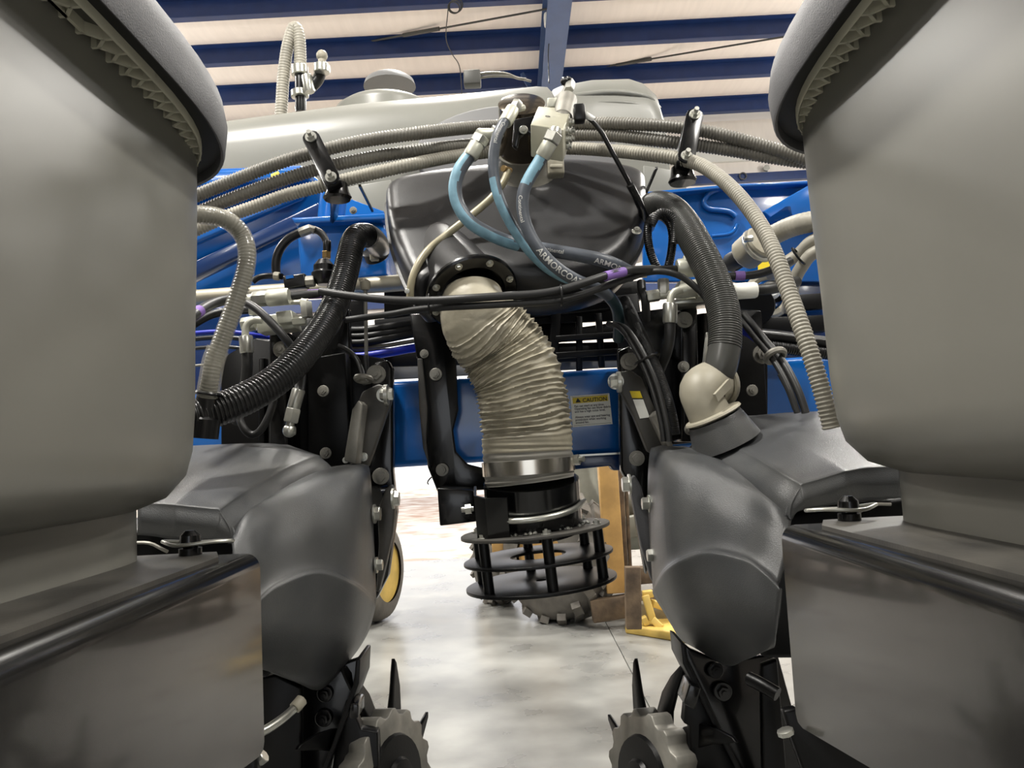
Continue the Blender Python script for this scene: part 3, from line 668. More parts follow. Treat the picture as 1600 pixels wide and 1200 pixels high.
# black frame lattice behind the duct
t = thing('rear_support_frame', 'black lattice of bars and pipes behind the canvas duct', 'frame')
def bar(a, c, w, h, m='blacks', name='bar', par=None, up=(0, 1, 0), bev=.003): return B().beam(P(*a), P(*c), w, h, up).build(name, m, par or t, bevel=bev)
bar((560, 560, 2.4), (1000, 548, 2.4), .06, .014)
bar((600, 582, 2.45), (1000, 560, 2.45), .05, .012, 'tankg')
bar((590, 515, 2.5), (985, 470, 2.5), .05, .10)
bar((640, 478, 2.45), (1000, 455, 2.45), .06, .05)
bar((870, 478, 2.4), (862, 585, 2.4), .03, .03)
bar((905, 495, 2.4), (905, 580, 2.4), .02, .02)
bar((935, 490, 2.4), (940, 575, 2.4), .02, .025)
bar((868, 530, 2.38), (985, 522, 2.38), .02, .02)
bar((868, 556, 2.38), (985, 548, 2.38), .02, .02)
bar((545, 470, 2.3), (545, 640, 2.3), .10, .02)
bar((300, 560, 2.4), (480, 548, 2.4), .04, .04)
bar((300, 600, 2.35), (400, 592, 2.35), .025, .03, 'navy')
bar((300, 530, 2.35), (430, 522, 2.35), .03, .03, 'navy')
bar((975, 462, 2.3), (990, 560, 2.3), .08, .03)
bar((1150, 512, 2.38), (1290, 506, 2.38), .05, .05, 'blacks')
bar((1150, 480, 2.40), (1300, 470, 2.40), .05, .03, 'blacks')
plate('dark_backing', 'blacks', [(760, 470), (900, 465), (900, 512), (985, 500), (985, 520), (868, 535), (865, 590), (760, 590)], 2.52, .02, t)  # added dark sheet, blacks out the bright openings in the lattice
plate('dark_backing', 'blacks', [(600, 440), (740, 430), (960, 430), (985, 470), (985, 500), (870, 505), (600, 520)], 2.5, .02, t)  # added dark sheet standing in for the shade below the fan
b = B(); b.cyl(P(1178, 478, 2.3), P(1182, 478, 2.45), .06, 24); b.build('black_drum', 'blacks', t)

# ============================================================ FAN HOUSING AND DUCT
t = thing('fan_housing', 'big black rounded fan housing with a snout opening down to the duct', 'fan')
out = [(602, 305), (606, 278), (640, 266), (700, 255), (780, 246), (880, 240), (960, 248), (1002, 258), (1009, 275), (1008, 320), (996, 360), (965, 394), (915, 414), (850, 424), (790, 420), (740, 405), (706, 392), (690, 412), (656, 436), (634, 415), (610, 355)]
oc = np.array([(q[0], q[1]) for q in out], float); cl = np.vstack([oc[-1:], oc, oc[:2]])
def closed_cr(p, per=5):
    o_ = []; n = len(p)
    for i in range(n):
        p0, p1, p2, p3 = p[i-1], p[i], p[(i+1) % n], p[(i+2) % n]
        for k in range(per):
            s_ = k/per; o_.append(.5*((2*p1)+(-p0+p2)*s_+(2*p0-5*p1+4*p2-p3)*s_*s_+(-p0+3*p1-3*p2+p3)*s_**3))
    return np.array(o_)
oc = closed_cr(oc); cen = np.array([800., 330.])
# the housing face leans back: the lower edge is nearer the camera
FN = Vector((0, .763, -.647))
def fz(px, py, dd): return P(px, py, 1/(.5+(py-250)*.000517))+FN*dd
def fring(k, dd, ins=0):
    r_ = []
    for q in oc:
        v_ = q-cen; L = np.linalg.norm(v_); w = cen+v_*((L-ins)/L)*k; r_.append(fz(w[0], w[1], dd))
    return r_
b = B(); loft(b, [fring(.86, .15), fring(.96, .135), fring(1.01, .10), fring(1.015, .075), fring(1.035, .073), fring(1.035, .067), fring(1.012, .065), fring(1.008, .04), fring(1, .024), fring(1, .011, 4), fring(1, .004, 9), fring(1, .001, 15), fring(1, 0, 22), fring(1, 0, 50)]); b.build('scroll_shell', 'fan', t, sharp=60)
# snout
pa = Path(pts((668, 352, 2.02), (682, 388, 1.92), (698, 415, 1.83), (717, 439, 1.755), (738, 460, 1.69)), .01)
sweep('outlet_snout', pa, .10, 'fan', t, 32, r2=.083, sharp=70)
ax = Vector(pa.t[-1]); ce = Vector(pa.p[-1]); nrm = (ax*.6+Vector((.05, -.25, -.55))).normalized()
b = B(); b.lathe(ce-nrm*.01, nrm, [(0, .10), (.004, .104), (.010, .104), (.014, .100), (.014, .075), (.0, .072)], 48); b.build('outlet_flange', 'black', t, sharp=30)
xx = nrm.orthogonal().normalized(); yy = nrm.cross(xx)
for k in range(8):
    a = 2*math.pi*k/8+.3; bolt(t, 0, 0, 0, 0, axis=nrm, pos=ce+nrm*.004+(xx*math.cos(a)+yy*math.sin(a))*.090, r=.0085)
# seam lugs around the housing edge
for (px_, py_l) in ((1000, 365), (552+60, 300), (700, 395), (668, 365))[:0]:
    bolt(t, px_, py_l, 1.93, 6, m='iron')
for (px_, py_l, r_) in ((995, 362, 8),): bolt(t, px_, py_l, 1.78, r_, m='steel', axis=-FN)
DUCT_TOP = ce
# drive motor
t = thing('fan_motor', 'burnished cylindrical hydraulic motor with clear plastic collar on the fan housing', 'motor')
mp_ = P(818, 268, 1.97); mt = mp_-FN*.17
b = B(); maxis = (mt-mp_).normalized()
b.lathe(mp_+maxis*.0, maxis, [(0, .066), (.02, .064), (.05, .060), (.15, .058), (.185, .058), (.19, .048)], 36); b.build('motor_body', 'motor', t, sharp=40)
b = B(); b.lathe(mp_-maxis*.02, maxis, [(0, .095), (.006, .098), (.02, .088), (.03, .074), (.06, .069), (.075, .067)], 36); b.build('collar', 'clearhose', t, sharp=50)
b = B(); b.ring(mp_-maxis*.012, maxis, .098, .004, 40, 8); b.build('collar_lip', 'palepl', t)
plate('mounting_bracket', 'black', [(803, 186), (845, 178), (850, 215), (838, 232), (836, 214), (822, 205), (812, 214), (808, 232), (800, 225)], 1.74, .02, t, .003)
bolt(t, 818, 203, 1.73, 7, m='steel')
b = B(); b.cyl(P(797, 267, 1.80), P(786, 263, 1.78), .008, 10); b.cyl(P(793, 262, 1.79), P(793, 274, 1.79), .006, 10); b.build('tube_fitting', 'brass', t)
b = B(); b.box(P(868, 262, 1.83), .02, .02, .022); b.cyl(P(858, 262, 1.82), P(880, 262, 1.82), .012, 12); b.build('corner_lug', 'palepl', t, bevel=.004)
# manifold block
t = thing('manifold_block', 'cream zinc-plated valve block above the fan motor', 'valve')
a_, b_, c_, d_ = P(841, 166, 1.74), P(894, 170, 1.75), P(880, 202, 1.60), P(829, 194, 1.60)
dn = P(880, 253, 1.63)-c_
b = B(); b.prism([a_, b_, c_, d_], dn); b.build('block_body', 'block', t, bevel=.0025)
nn_ = (b_-a_).cross(d_-a_).normalized()
if nn_.z < 0: nn_ = -nn_
cc = (a_+b_+c_+d_)/4
B().ring(cc+(a_-b_).normalized()*.008+nn_*.0003, nn_, .0055, .0006, 20, 4).build('stamped_mark', 'inkg', t)
ux2 = (b_-a_).normalized(); uy2 = (a_-d_).normalized(); flat_text(t, 'A', cc+(a_-b_).normalized()*.0105-uy2*.003+nn_*.0004, ux2, uy2, .008, 'inkg')
flat_text(t, 'P1', cc-(a_-b_).normalized()*.004-uy2*.003+nn_*.0004, ux2, uy2, .006, 'inkg')
# side plugs on the block's right face
fn_ = (b_-c_).cross(dn).normalized()
if fn_.x < 0: fn_ = -fn_
for (u_, v_) in ((.3, .25), (.65, .22), (.3, .5), (.7, .5), (.35, .75), (.7, .78)):
    pp_ = c_+(b_-c_)*u_+dn*v_; B().lathe(pp_, fn_, [(0, .009), (.006, .009), (.007, .006), (.012, .006)], 12).build('port_plug', 'steel', t)
b = B(); A = P(878, 190, 1.72); D = P(890, 140, 1.80); dd = (D-A).normalized()
so = b.lathe(A, dd, [(0, .018), (.01, .022), (.012, .024), (.095, .024), (.10, .020), (.115, .012)], 24).build('solenoid_coil', 'rafter', t)
so.data.materials[0] = M['iron']
fitt(t, 'coil_nut', (888, 142, 1.79), (891, 128, 1.81), .013, 'steel', 6)
b = B(); b.box(P(905, 178, 1.70), .013, .014, .02); b.build('coil_connector', 'acc', t, bevel=.004)
b = B(); b.box(P(863, 163, 1.78), .012, .012, .012); b.build('port_block', 'alu', t, bevel=.003)
for a, c, r in (((882, 127, 1.8), (889, 137, 1.8), .008), ((888, 124, 1.8), (892, 134, 1.8), .006)):
    b = B(); b.cyl(P(*a), P(*c), r, 8); b.ball(P(*a), r*1.3, 8, 6); b.build('wire_plug', 'acc', t)
# hoses of the motor --------------------------------------------------
def hyd(label, P3, r, segs, fits, group='hydraulic hoses over the fan'):
    t_ = thing('hydraulic_hose', label, 'hose', group); pa = Path(pts(*P3), .004)
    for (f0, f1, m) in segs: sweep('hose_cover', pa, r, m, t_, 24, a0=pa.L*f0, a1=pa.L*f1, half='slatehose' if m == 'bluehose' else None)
    for (a, c, rr, m, n, nm) in fits: fitt(t_, nm, a, c, rr, m, n)
    return t_, pa
R_ = .0150
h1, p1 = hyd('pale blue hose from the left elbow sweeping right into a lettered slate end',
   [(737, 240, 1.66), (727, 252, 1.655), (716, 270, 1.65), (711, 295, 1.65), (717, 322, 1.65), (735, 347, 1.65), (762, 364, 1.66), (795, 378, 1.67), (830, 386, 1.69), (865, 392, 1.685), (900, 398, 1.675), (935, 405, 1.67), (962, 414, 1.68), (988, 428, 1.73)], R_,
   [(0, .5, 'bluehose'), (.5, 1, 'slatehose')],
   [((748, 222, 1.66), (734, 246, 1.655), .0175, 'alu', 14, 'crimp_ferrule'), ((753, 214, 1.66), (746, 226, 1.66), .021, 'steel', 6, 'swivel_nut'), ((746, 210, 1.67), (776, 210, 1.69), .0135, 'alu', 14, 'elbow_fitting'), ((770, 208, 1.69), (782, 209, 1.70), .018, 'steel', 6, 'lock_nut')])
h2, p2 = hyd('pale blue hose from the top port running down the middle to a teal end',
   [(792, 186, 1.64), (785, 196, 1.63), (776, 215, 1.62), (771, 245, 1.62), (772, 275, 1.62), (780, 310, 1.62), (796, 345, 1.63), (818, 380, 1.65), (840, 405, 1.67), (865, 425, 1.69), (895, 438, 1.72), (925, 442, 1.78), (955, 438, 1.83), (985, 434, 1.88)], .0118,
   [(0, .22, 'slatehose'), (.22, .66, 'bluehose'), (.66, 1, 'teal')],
   [((801, 171, 1.66), (789, 192, 1.635), .0155, 'alu', 14, 'crimp_ferrule'), ((809, 160, 1.67), (802, 174, 1.66), .013, 'steel', 6, 'swivel_nut'), ((811, 170, 1.69), (818, 168, 1.70), .008, 'alu', 8, 'side_port')])
h3, p3 = hyd('slate blue hose from the valve block curling down with white block lettering',
   [(851, 238, 1.60), (843, 252, 1.60), (829, 275, 1.60), (818, 300, 1.60), (817, 330, 1.60), (825, 360, 1.60), (840, 387, 1.60), (858, 408, 1.605), (880, 426, 1.615), (905, 440, 1.63), (930, 450, 1.66), (950, 462, 1.71), (963, 480, 1.77), (967, 505, 1.83), (966, 530, 1.88)], .0135,
   [(0, .13, 'bluehose'), (.13, .70, 'slatehose'), (.70, 1, 'teal')],
   [((860, 222, 1.59), (847, 246, 1.60), .0165, 'alu', 14, 'crimp_ferrule'), ((866, 209, 1.59), (859, 224, 1.59), .020, 'steel', 6, 'swivel_nut'), ((868, 204, 1.60), (866, 212, 1.595), .015, 'steel', 12, 'port_fitting')])
hose_text(h3, p3, .0135, 'ARMORCOAT', p3.L*.355, .0185, bold=.0003, roll=.05)
hose_text(h3, p3, .0135, 'Continental', p3.L*.17, .012, roll=-.35)
hose_text(h1, p1, R_, 'Continental', p1.L*.585, .0125, roll=.1, bold=.0001)
hose_text(h1, p1, R_, 'ARMORCOAT', p1.L*.80, .0165, bold=.0003, roll=-.25)
hose_text(h2, p2, .0118, 'Continental', p2.L*.035, .011, roll=0)
t = tag(*[hose('drain_tube', None, None, [(794, 268, 1.79), (785, 288, 1.77), (765, 312, 1.76), (738, 335, 1.76), (700, 365, 1.75), (668, 392, 1.72), (650, 420, 1.70), (642, 445, 1.70), (641, 468, 1.71)], .0088, 'tan', seg=12)[0]], 'yellowed translucent tube drooping across the black fan housing', 'tube')
bolt(t, 636, 455, 1.69, 4)
# the canvas duct --------------------------------------------------
t = thing('air_duct', 'beige wrinkled corrugated canvas duct bending down from the fan snout', 'duct')
dp = Path([DUCT_TOP+nrm*.0]+pts((741, 484, 1.675), (757, 512, 1.685), (784, 545, 1.70), (808, 588, 1.70), (818, 635, 1.70), (823, 678, 1.70), (824, 705, 1.70), (826, 735, 1.70), (828, 752, 1.70)), .004)
rng = np.random.RandomState(3); ph = rng.rand(8)*6.28; ph2 = rng.rand(60)*6.28
Ld = dp.L; aA, aB = .15*Ld, .80*Ld; pit = .0215
def dfn(ss, ang):
    S_, A_ = np.meshgrid(ss, ang, indexing='ij')
    k = S_-(.0035*np.sin(A_*2+ph[0])+.0025*np.sin(A_*3+S_*40)); w = (k/pit) % 1.0
    tri = np.clip(1-np.abs(w-.5)/.17, 0, 1); sag = -.0048*np.sin(np.pi*np.clip(np.abs(w-.5)/.5, 0, 1))**1.0
    ridge = .0034*tri**.6
    idx = (k/pit).astype(int) % 60
    wr = (.0021*np.sin(A_*7+ph2[idx]+w*4)+.0012*np.sin(A_*13+ph2[(idx+7) % 60]-w*5))*(1-tri)*np.clip(np.abs(w-.5)*3, 0, 1)
    on = np.clip((S_-aA*.85)/.03, 0, 1)*np.clip((aB-S_)/.02, 0, 1)
    fine = .0011*np.sin(S_/.0019)*np.clip((S_-aB)/.01, 0, 1)
    return (ridge+sag+wr)*on+fine
def sleeve():
    n = int(Ld/.0019); ss = np.linspace(0, Ld, n)
    I = lambda a: np.stack([np.interp(ss, dp.s, a[:, k]) for k in range(3)], 1)
    p, nn, bb = I(dp.p), I(dp.n), I(dp.b); ang = np.linspace(0, 2*np.pi, 110, endpoint=False)
    rr = np.interp(ss/Ld, [0, .06, .12, .20, .35, .6, .8, .86, 1], [.066, .072, .084, .093, .098, .101, .1, .0985, .0985])[:, None]+dfn(ss, ang)
    v = p[:, None]+rr[..., None]*(np.cos(ang)[None, :, None]*nn[:, None]+np.sin(ang)[None, :, None]*bb[:, None]); v = v.reshape(-1, 3)
    sg = 110; i = np.arange(n-1)[:, None]*sg; j = np.arange(sg)[None]; j2 = (j+1) % sg
    f = np.stack([i+j, i+j2, i+sg+j2, i+sg+j], -1).reshape(-1, 4)
    for nm, m, lo, hi in (('canvas_sleeve', 'duct', 0, .86), ('duct_cuff', 'ductg', .86, 1.0)):
        k0, k1 = int(lo*(n-1)), int(hi*(n-1)); ff = f[k0*sg:k1*sg]-k0*sg; vv = v[k0*sg:(k1+1)*sg]
        me = bpy.data.meshes.new(nm); me.from_pydata(vv.tolist(), [], ff.tolist()); me.materials.append(M[m]); link_mesh(nm, me, t, sharp=60)
sleeve()
q0, tq = dp.at(Ld*.93); ub = Vector(tq)
b = B(); b.lathe(q0-ub*.016, ub, [(0, .100), (0, .1025), (.030, .1025), (.030, .100)], 56, cap=False); b.build('band_clamp', 'chrome', t, sharp=30)
B().cyl(P(893, 719, 1.70), P(912, 717, 1.68), .0065, 10).build('clamp_screw', 'steel', t)
B().hexn(P(898, 719, 1.69), P(905, 718, 1.685), .012).build('clamp_nut', 'steel', t)
b = B(); b.box(P(890, 719, 1.70), .008, .012, .015); b.build('clamp_lug', 'steel', t, bevel=.002)

# guard
t = thing('intake_guard', 'black guard of three round plates on spacer rods below the duct', 'guard')
gax = (P(836, 829, 1.72)-P(845, 912, 1.72)).normalized()
gx = (P(951, 820, 1.72)-P(721, 846, 1.72)).normalized(); gax = (gax-gx*gax.dot(gx)).normalized(); gy = gax.cross(gx)
cs = [P(836, 828, 1.72), P(841, 869, 1.72), P(846, 909, 1.72)]
def disc(c, ro, ri, th):
    n = 64; v = []; f = []
    for z in (-th/2, th/2):
        for r_ in (ro, ri):
            for i in range(n): a = 2*math.pi*i/n; v.append(c+gax*z+(gx*math.cos(a)+gy*math.sin(a))*r_)
    for i in range(n):
        j = (i+1) % n; f += [(i, j, n+j, n+i), (2*n+i, 3*n+i, 3*n+j, 2*n+j), (i, 2*n+i, 2*n+j, j), (n+i, n+j, 3*n+j, 3*n+i)]
    return B().add(v, f)
disc(cs[0], .165, .09, .007).build('round_plate', 'dusty', t, bevel=.001)
disc(cs[1], .165, .062, .006).build('round_plate', 'blacks', t, bevel=.001)
disc(cs[2], .166, .012, .007).build('round_plate', 'blacks', t, bevel=.001)
for k in range(6):
    a = math.radians(-82+60*k); r0 = .142; e = (gx*math.cos(a)+gy*math.sin(a))*r0
    B().cyl(cs[0]+e, cs[2]+e, .0115, 14).build('spacer_rod', 'blacks', t)
    bolt(t, 0, 0, 0, 0, axis=gax, pos=cs[0]+e+gax*.003, r=.011)
b = B(); rg_ = random.Random(5)   # lumps of weld and grit on the plate
for k in range(26):
    a = rg_.uniform(-2.4, -.1); r_ = rg_.uniform(.108, .122); b.ball(cs[0]+gax*.005+(gx*math.cos(a)+gy*math.sin(a))*r_, rg_.uniform(.002, .006), 6, 4)
b.build('weld_grit', 'steel', t, kind='stuff')
b = B(); top = P(830, 752, 1.70); b.lathe(cs[0]+gax*.002, (top-cs[0]), [(0, .106), ((top-cs[0]).length, .105), ((top-cs[0]).length, .09)], 48); b.build('intake_collar', 'black', t, sharp=30)
# saddle bracket and u-bolt
b = B(); cc_ = P(829, 790, 1.70); axx = (top-cs[0]).normalized(); ex = (gx-axx*gx.dot(axx)).normalized(); ey = axx.cross(ex)
pa_ = []
for a in np.linspace(math.radians(-100), math.radians(-185), 9): pa_.append((math.cos(a), math.sin(a)))
hgt = (P(829, 757, 1.7)-P(829, 826, 1.7)).length
f = []; v = []
for zz in (-hgt/2, hgt/2):
    for rr_ in (.108, .113):
        for (x_, y_) in [(-.42, -.907), (-.80, -.80), (-1.0, -.55), (-1.02, .2)]: v.append(cc_+axx*zz+(ex*x_+ey*y_)*rr_*1.05)
n = 4
for i in range(n-1): f += [(i, i+1, n+i+1, n+i), (2*n+i, 3*n+i, 3*n+i+1, 2*n+i+1), (n+i, n+i+1, 3*n+i+1, 3*n+i), (i, 2*n+i, 2*n+i+1, i+1)]
f += [(0, n, 3*n, 2*n), (n-1, 3*n-1, 4*n-1, 2*n-1)]
b.add(v, f); b.build('saddle_bracket', 'black', t)
ua = []
for a in np.linspace(math.radians(-172), math.radians(-18), 15): ua.append(cc_+axx*.0+(ex*math.cos(a)+ey*math.sin(a))*.113+axx*.004*math.cos(a))
ua = [cc_+ex*-.113+ey*.03]+ua+[cc_+ex*.118+ey*.0]
sweep('u_bolt', Path(ua, .006), .0065, 'steel', t, 10)
B().hexn(P(727, 796, 1.69), P(736, 795, 1.69), .011).build('nut', 'steel', t); B().cyl(P(721, 797, 1.69), P(740, 795, 1.69), .0055, 8).build('threaded_end', 'steel', t)

# hanger arm from toolbar to guard
t = thing('hanger_arm', 'curved black flat arm bolted to the toolbar left of the duct', 'bracket')
plate('arm_plate', 'black', [(640, 490), (690, 488), (712, 560), (716, 640), (708, 672), (712, 705), (730, 725), (770, 735), (770, 765), (712, 768), (683, 768), (668, 730), (662, 640), (662, 585), (650, 555)], 1.99, .02, t, .004)
plate('arm_edge', 'dusty', [(652, 560), (660, 560), (668, 640), (666, 690), (671, 730), (661, 700), (655, 640)], 1.98, .06, t, .002)
plate('foot_box', 'black', [(683, 762), (740, 766), (745, 815), (687, 822)], 1.86, .14, t, .004)
for q in ((663, 553, 7), (681, 585, 10), (691, 734, 10)): bolt(t, q[0], q[1], 1.985, q[2], m='iron')
hose('split_pin', None, None, [(675, 745, 1.97), (669, 750, 1.96), (666, 757, 1.96), (670, 757, 1.96)], .002, 'iron', parent=t, seg=6)
# ============================================================ BIG HOSES
GA = 'suction hoses arched over the fan'
HR = .0142
hose('suction_hose', 'grey ribbed suction hose, topmost of the arched bundle left of the valve block', 'hose', [(230, 345, 1.80), (298, 310, 1.80), (340, 292, 1.80), (400, 268, 1.80), (450, 250, 1.80), (500, 236, 1.80), (560, 222, 1.80), (640, 210, 1.80), (720, 201, 1.88), (790, 196, 1.95), (850, 193, 1.96), (905, 193, 1.92), (960, 193, 1.87), (1010, 195, 1.83), (1060, 199, 1.81), (1110, 207, 1.80), (1170, 222, 1.79), (1225, 238, 1.78), (1290, 260, 1.77)], HR, 'greyhose', GA, pitch=.0075, amp=.0020, seg=16)
hose('suction_hose', 'grey ribbed suction hose running in the middle of the arched bundle', 'hose', [(230, 362, 1.82), (300, 336, 1.82), (350, 315, 1.82), (410, 292, 1.82), (460, 275, 1.82), (510, 261, 1.82), (560, 250, 1.82), (630, 238, 1.83), (700, 230, 1.88), (760, 224, 1.95), (830, 216, 1.97), (900, 211, 1.93), (960, 212, 1.88), (1030, 220, 1.83), (1090, 227, 1.82), (1150, 236, 1.81), (1200, 245, 1.80), (1290, 258, 1.79)], HR, 'greyhose', GA, pitch=.0075, amp=.0020, seg=16)
hose('suction_hose', 'grey ribbed suction hose at the bottom of the arched bundle, dropping past the right hopper', 'hose', [(230, 398, 1.80), (300, 362, 1.80), (350, 340, 1.80), (400, 322, 1.80), (450, 304, 1.80), (505, 290, 1.80), (560, 276, 1.79), (630, 260, 1.79), (700, 246, 1.86), (760, 238, 1.92), (830, 232, 1.95), (900, 232, 1.90), (960, 236, 1.84), (1010, 241, 1.78), (1060, 248, 1.74), (1095, 258, 1.70), (1130, 282, 1.63), (1162, 315, 1.56), (1190, 355, 1.50), (1212, 400, 1.45), (1232, 455, 1.41), (1250, 505, 1.38), (1267, 555, 1.36), (1284, 610, 1.35), (1300, 670, 1.35)], HR, 'dustyhose', GA, pitch=.0075, amp=.0019, seg=16)
def clampb(a, c, foot, label, low):
    t = thing('hose_clamp', label, 'clamp', 'hose clamps')
    A, D = P(*a), P(*c); u = (D-A).normalized(); fr = Vector((0, -1, .25)); fr = (fr-u*fr.dot(u)).normalized(); w = u.cross(fr)
    L = (D-A).length; hw = .020
    poly = []
    for k, (cc_, s_) in enumerate(((A, -1), (D, 1))):
        for q in np.linspace(-math.pi/2, math.pi/2, 7): poly.append(cc_+w*(math.sin(q)*hw*-s_)+u*(math.cos(q)*hw*.9*s_))
    for nm, off in (('top_plate', .020), ('bottom_plate', -.030)):
        B().prism([p+fr*off for p in poly], -fr*.005).build(nm, 'black', t, bevel=.0008)
    b = B().box((A+D)/2-fr*.006+u*.004, hw*.95, L/2+hw*.5, .017, Matrix((w, u, fr)).transposed()); b.build('rubber_saddle', 'acc', t, bevel=.006)
    for cc_ in (A, D):
        B().cyl(cc_+fr*.02, cc_+fr*.043, .0055, 10).build('stud', 'steel', t)
        B().lathe(cc_+fr*.020, fr, [(0, .0135), (.0025, .0135), (.0025, .009)], 18).build('washer', 'steel', t)
        B().hexn(cc_+fr*.0225, cc_+fr*.031, .0095).build('nut', 'steel', t)
    b = B(); f_ = P(*foot); b.lathe(f_+Vector((0, 0, -.02)), (0, 0, 1), [(0, .030), (.006, .034), (.018, .028), (.04, .024)], 24); b.build('foot', 'black', t)
    if low: bar(D+fr*-.03, P(*low), .03, .012, 'black', 'stem', t)
_bar = bar
def bar(a, c, w, h, m='blacks', name='bar', par=None, up=(0, 1, 0), bev=.003):
    A = a if isinstance(a, Vector) else P(*a); D = c if isinstance(c, Vector) else P(*c)
    return B().beam(A, D, w, h, up).build(name, m, par, bevel=bev)
clampb((489, 222, 1.755), (520, 284, 1.735), (527, 300, 1.77), 'black bolted bar clamp gripping the hose bundle left of the fan', (522, 342, 2.3))
clampb((1083, 188, 1.765), (1070, 252, 1.735), (1066, 274, 1.77), 'black bolted bar clamp gripping the hose bundle right of the fan', None)
b = B(); b.beam(P(562, 290, 1.85), P(582, 330, 2.2), .006, .006); o = b.build('prop_strut', 'black'); tag(o, 'thin black strut between the left hose clamp and the fan housing lug', 'strut')
b = B(); b.beam(P(1026, 262, 1.9), P(1010, 300, 2.0), .006, .006); o = b.build('prop_strut', 'black'); tag(o, 'thin black strut right of the fan housing below the clamp', 'strut')
o = B().lathe(P(427, 280, 1.86), P(440, 274, 1.86)-P(427, 280, 1.86), [(0, .013), (.02, .013)], 14).build('yellow_band', 'stickery'); tag(o, 'small yellow band between the upper hoses left of the clamp', 'band')

t = thing('clear_hose', 'smoky clear ribbed hose bending down beside the left hopper', 'hose', 'clear hoses')
hose('hose_run', None, None, [(230, 340, 1.35), (290, 336, 1.36), (330, 337, 1.38), (358, 346, 1.40), (378, 366, 1.42), (386, 392, 1.42), (384, 420, 1.42), (374, 455, 1.42), (362, 490, 1.42), (349, 525, 1.42), (338, 555, 1.42), (333, 570, 1.42)], .0140, 'clearhose', parent=t, pitch=.0062, amp=.0018, seg=16)
hose('clear_wall', None, None, [(230, 340, 1.35), (290, 336, 1.36), (330, 337, 1.38), (358, 346, 1.40), (378, 366, 1.42), (386, 392, 1.42), (384, 420, 1.42), (374, 455, 1.42), (362, 490, 1.42), (349, 525, 1.42), (338, 555, 1.42), (333, 570, 1.42)], .0172, 'clearfilm', parent=t, seg=24)
hose('sleeve', None, None, [(341, 545, 1.42), (334, 562, 1.42), (329, 590, 1.42), (324, 618, 1.43)], .0205, 'clearfilm', parent=t, seg=24)
hose('inner_hose', None, None, [(341, 545, 1.42), (334, 562, 1.42), (329, 590, 1.42), (324, 618, 1.43)], .0150, 'clearhose', parent=t, pitch=.0062, amp=.0018, seg=16)
B().ring(P(325, 615, 1.43), P(324, 624, 1.43)-P(328, 600, 1.43), .020, .004, 24, 6).build('hose_clip', 'acc', t)
b = B(); b.lathe(P(324, 618, 1.43), P(316, 690, 1.43)-P(324, 618, 1.43), [(0, .019), (.04, .022), (.045, .028), (.08, .028)], 20); b.build('hose_stub', 'acc', t)
t = thing('clear_hose', 'grey hose curving from the right hopper to a clamped fitting on the blue plate', 'hose', 'clear hoses')
hose('hose_run', None, None, [(1330, 338, 1.9), (1265, 347, 1.95), (1235, 355, 2.0), (1208, 368, 2.05), (1185, 384, 2.1), (1168, 396, 2.13)], .027, 'dustyhose', parent=t, pitch=.012, amp=.0006, seg=18)
fitt(t, 'clamp_nut', (1190, 376, 2.02), (1162, 400, 2.08), .046, 'palepl', 14)
b = B(); b.ring(P(1184, 384, 2.02), P(1190, 376, 2.02)-P(1162, 400, 2.08), .046, .006, 24, 6); b.build('band', 'steel', t)
fitt(t, 'screw', (1162, 374, 1.98), (1176, 372, 1.98), .009, 'steel', 8)
fitt(t, 'stub', (1166, 397, 2.09), (1140, 412, 2.15), .028, 'rubber')
for i, q in enumerate(([(1330, 350, 1.9), (1270, 376, 1.95), (1250, 395, 1.98), (1222, 415, 2.0), (1205, 430, 2.05)], [(1330, 372, 1.9), (1272, 395, 1.94), (1256, 412, 1.96), (1244, 432, 1.98), (1238, 452, 2.0), (1230, 485, 2.05)])):
    hose('grey_hose', ['plain grey hose, upper of two tied together right of the long ribbed hose', 'plain grey hose, lower of two tied together right of the long ribbed hose'][i], 'hose', q, .0165, 'dustyhose', 'tied grey hoses', seg=14)
o = B().ring(P(1248, 400, 1.95), P(1270, 378, 1.95)-P(1222, 415, 2.0), .026, .003, 24, 6).build('cable_tie', 'black'); tag(o, 'black cable tie around the two plain grey hoses', 'cable tie')

# black corrugated
t = thing('vacuum_hose', 'thick shiny black corrugated hose sweeping from the blue frame to the left hopper', 'hose', 'corrugated vacuum hoses')
pa = Path(pts((592, 392, 2.26), (590, 382, 2.12), (578, 370, 2.02), (561, 368, 1.95), (551, 380, 1.92), (545, 405, 1.88), (536, 440, 1.83), (522, 480, 1.76), (500, 520, 1.68), (468, 560, 1.60), (430, 595, 1.54), (385, 622, 1.49), (335, 642, 1.45), (290, 653, 1.42), (230, 660, 1.4)), .004)
sweep('smooth_cuff', pa, .0315, 'darkhose', t, 28, a0=.0, a1=.27)
sweep('corrugated_run', pa, .0275, 'blackhose', t, 28, a0=.26, pitch=.0082, amp=.0046, cap=False, sharp=180)
fitt(t, 'elbow_cuff', (584, 390, 2.20), (590, 404, 2.22), .036, 'blacks'); 
b = B(); b.box(P(585, 400, 2.18), .012, .012, .014); b.build('cuff_clip', 'palepl', t, bevel=.003)
t = thing('vacuum_hose', 'thick dark finely ribbed hose dropping from the frame to the pale elbow on the right', 'hose', 'corrugated vacuum hoses')
pa = Path(pts((1006, 350, 2.2), (1008, 335, 2.05), (1022, 322, 1.92), (1045, 325, 1.86), (1068, 348, 1.80), (1090, 385, 1.74), (1112, 430, 1.70), (1128, 475, 1.67), (1133, 515, 1.65), (1131, 550, 1.64), (1124, 580, 1.64), (1113, 602, 1.66)), .004)
sweep('smooth_cuff', pa, .034, 'darkhose', t, 28, a0=0, a1=.22)
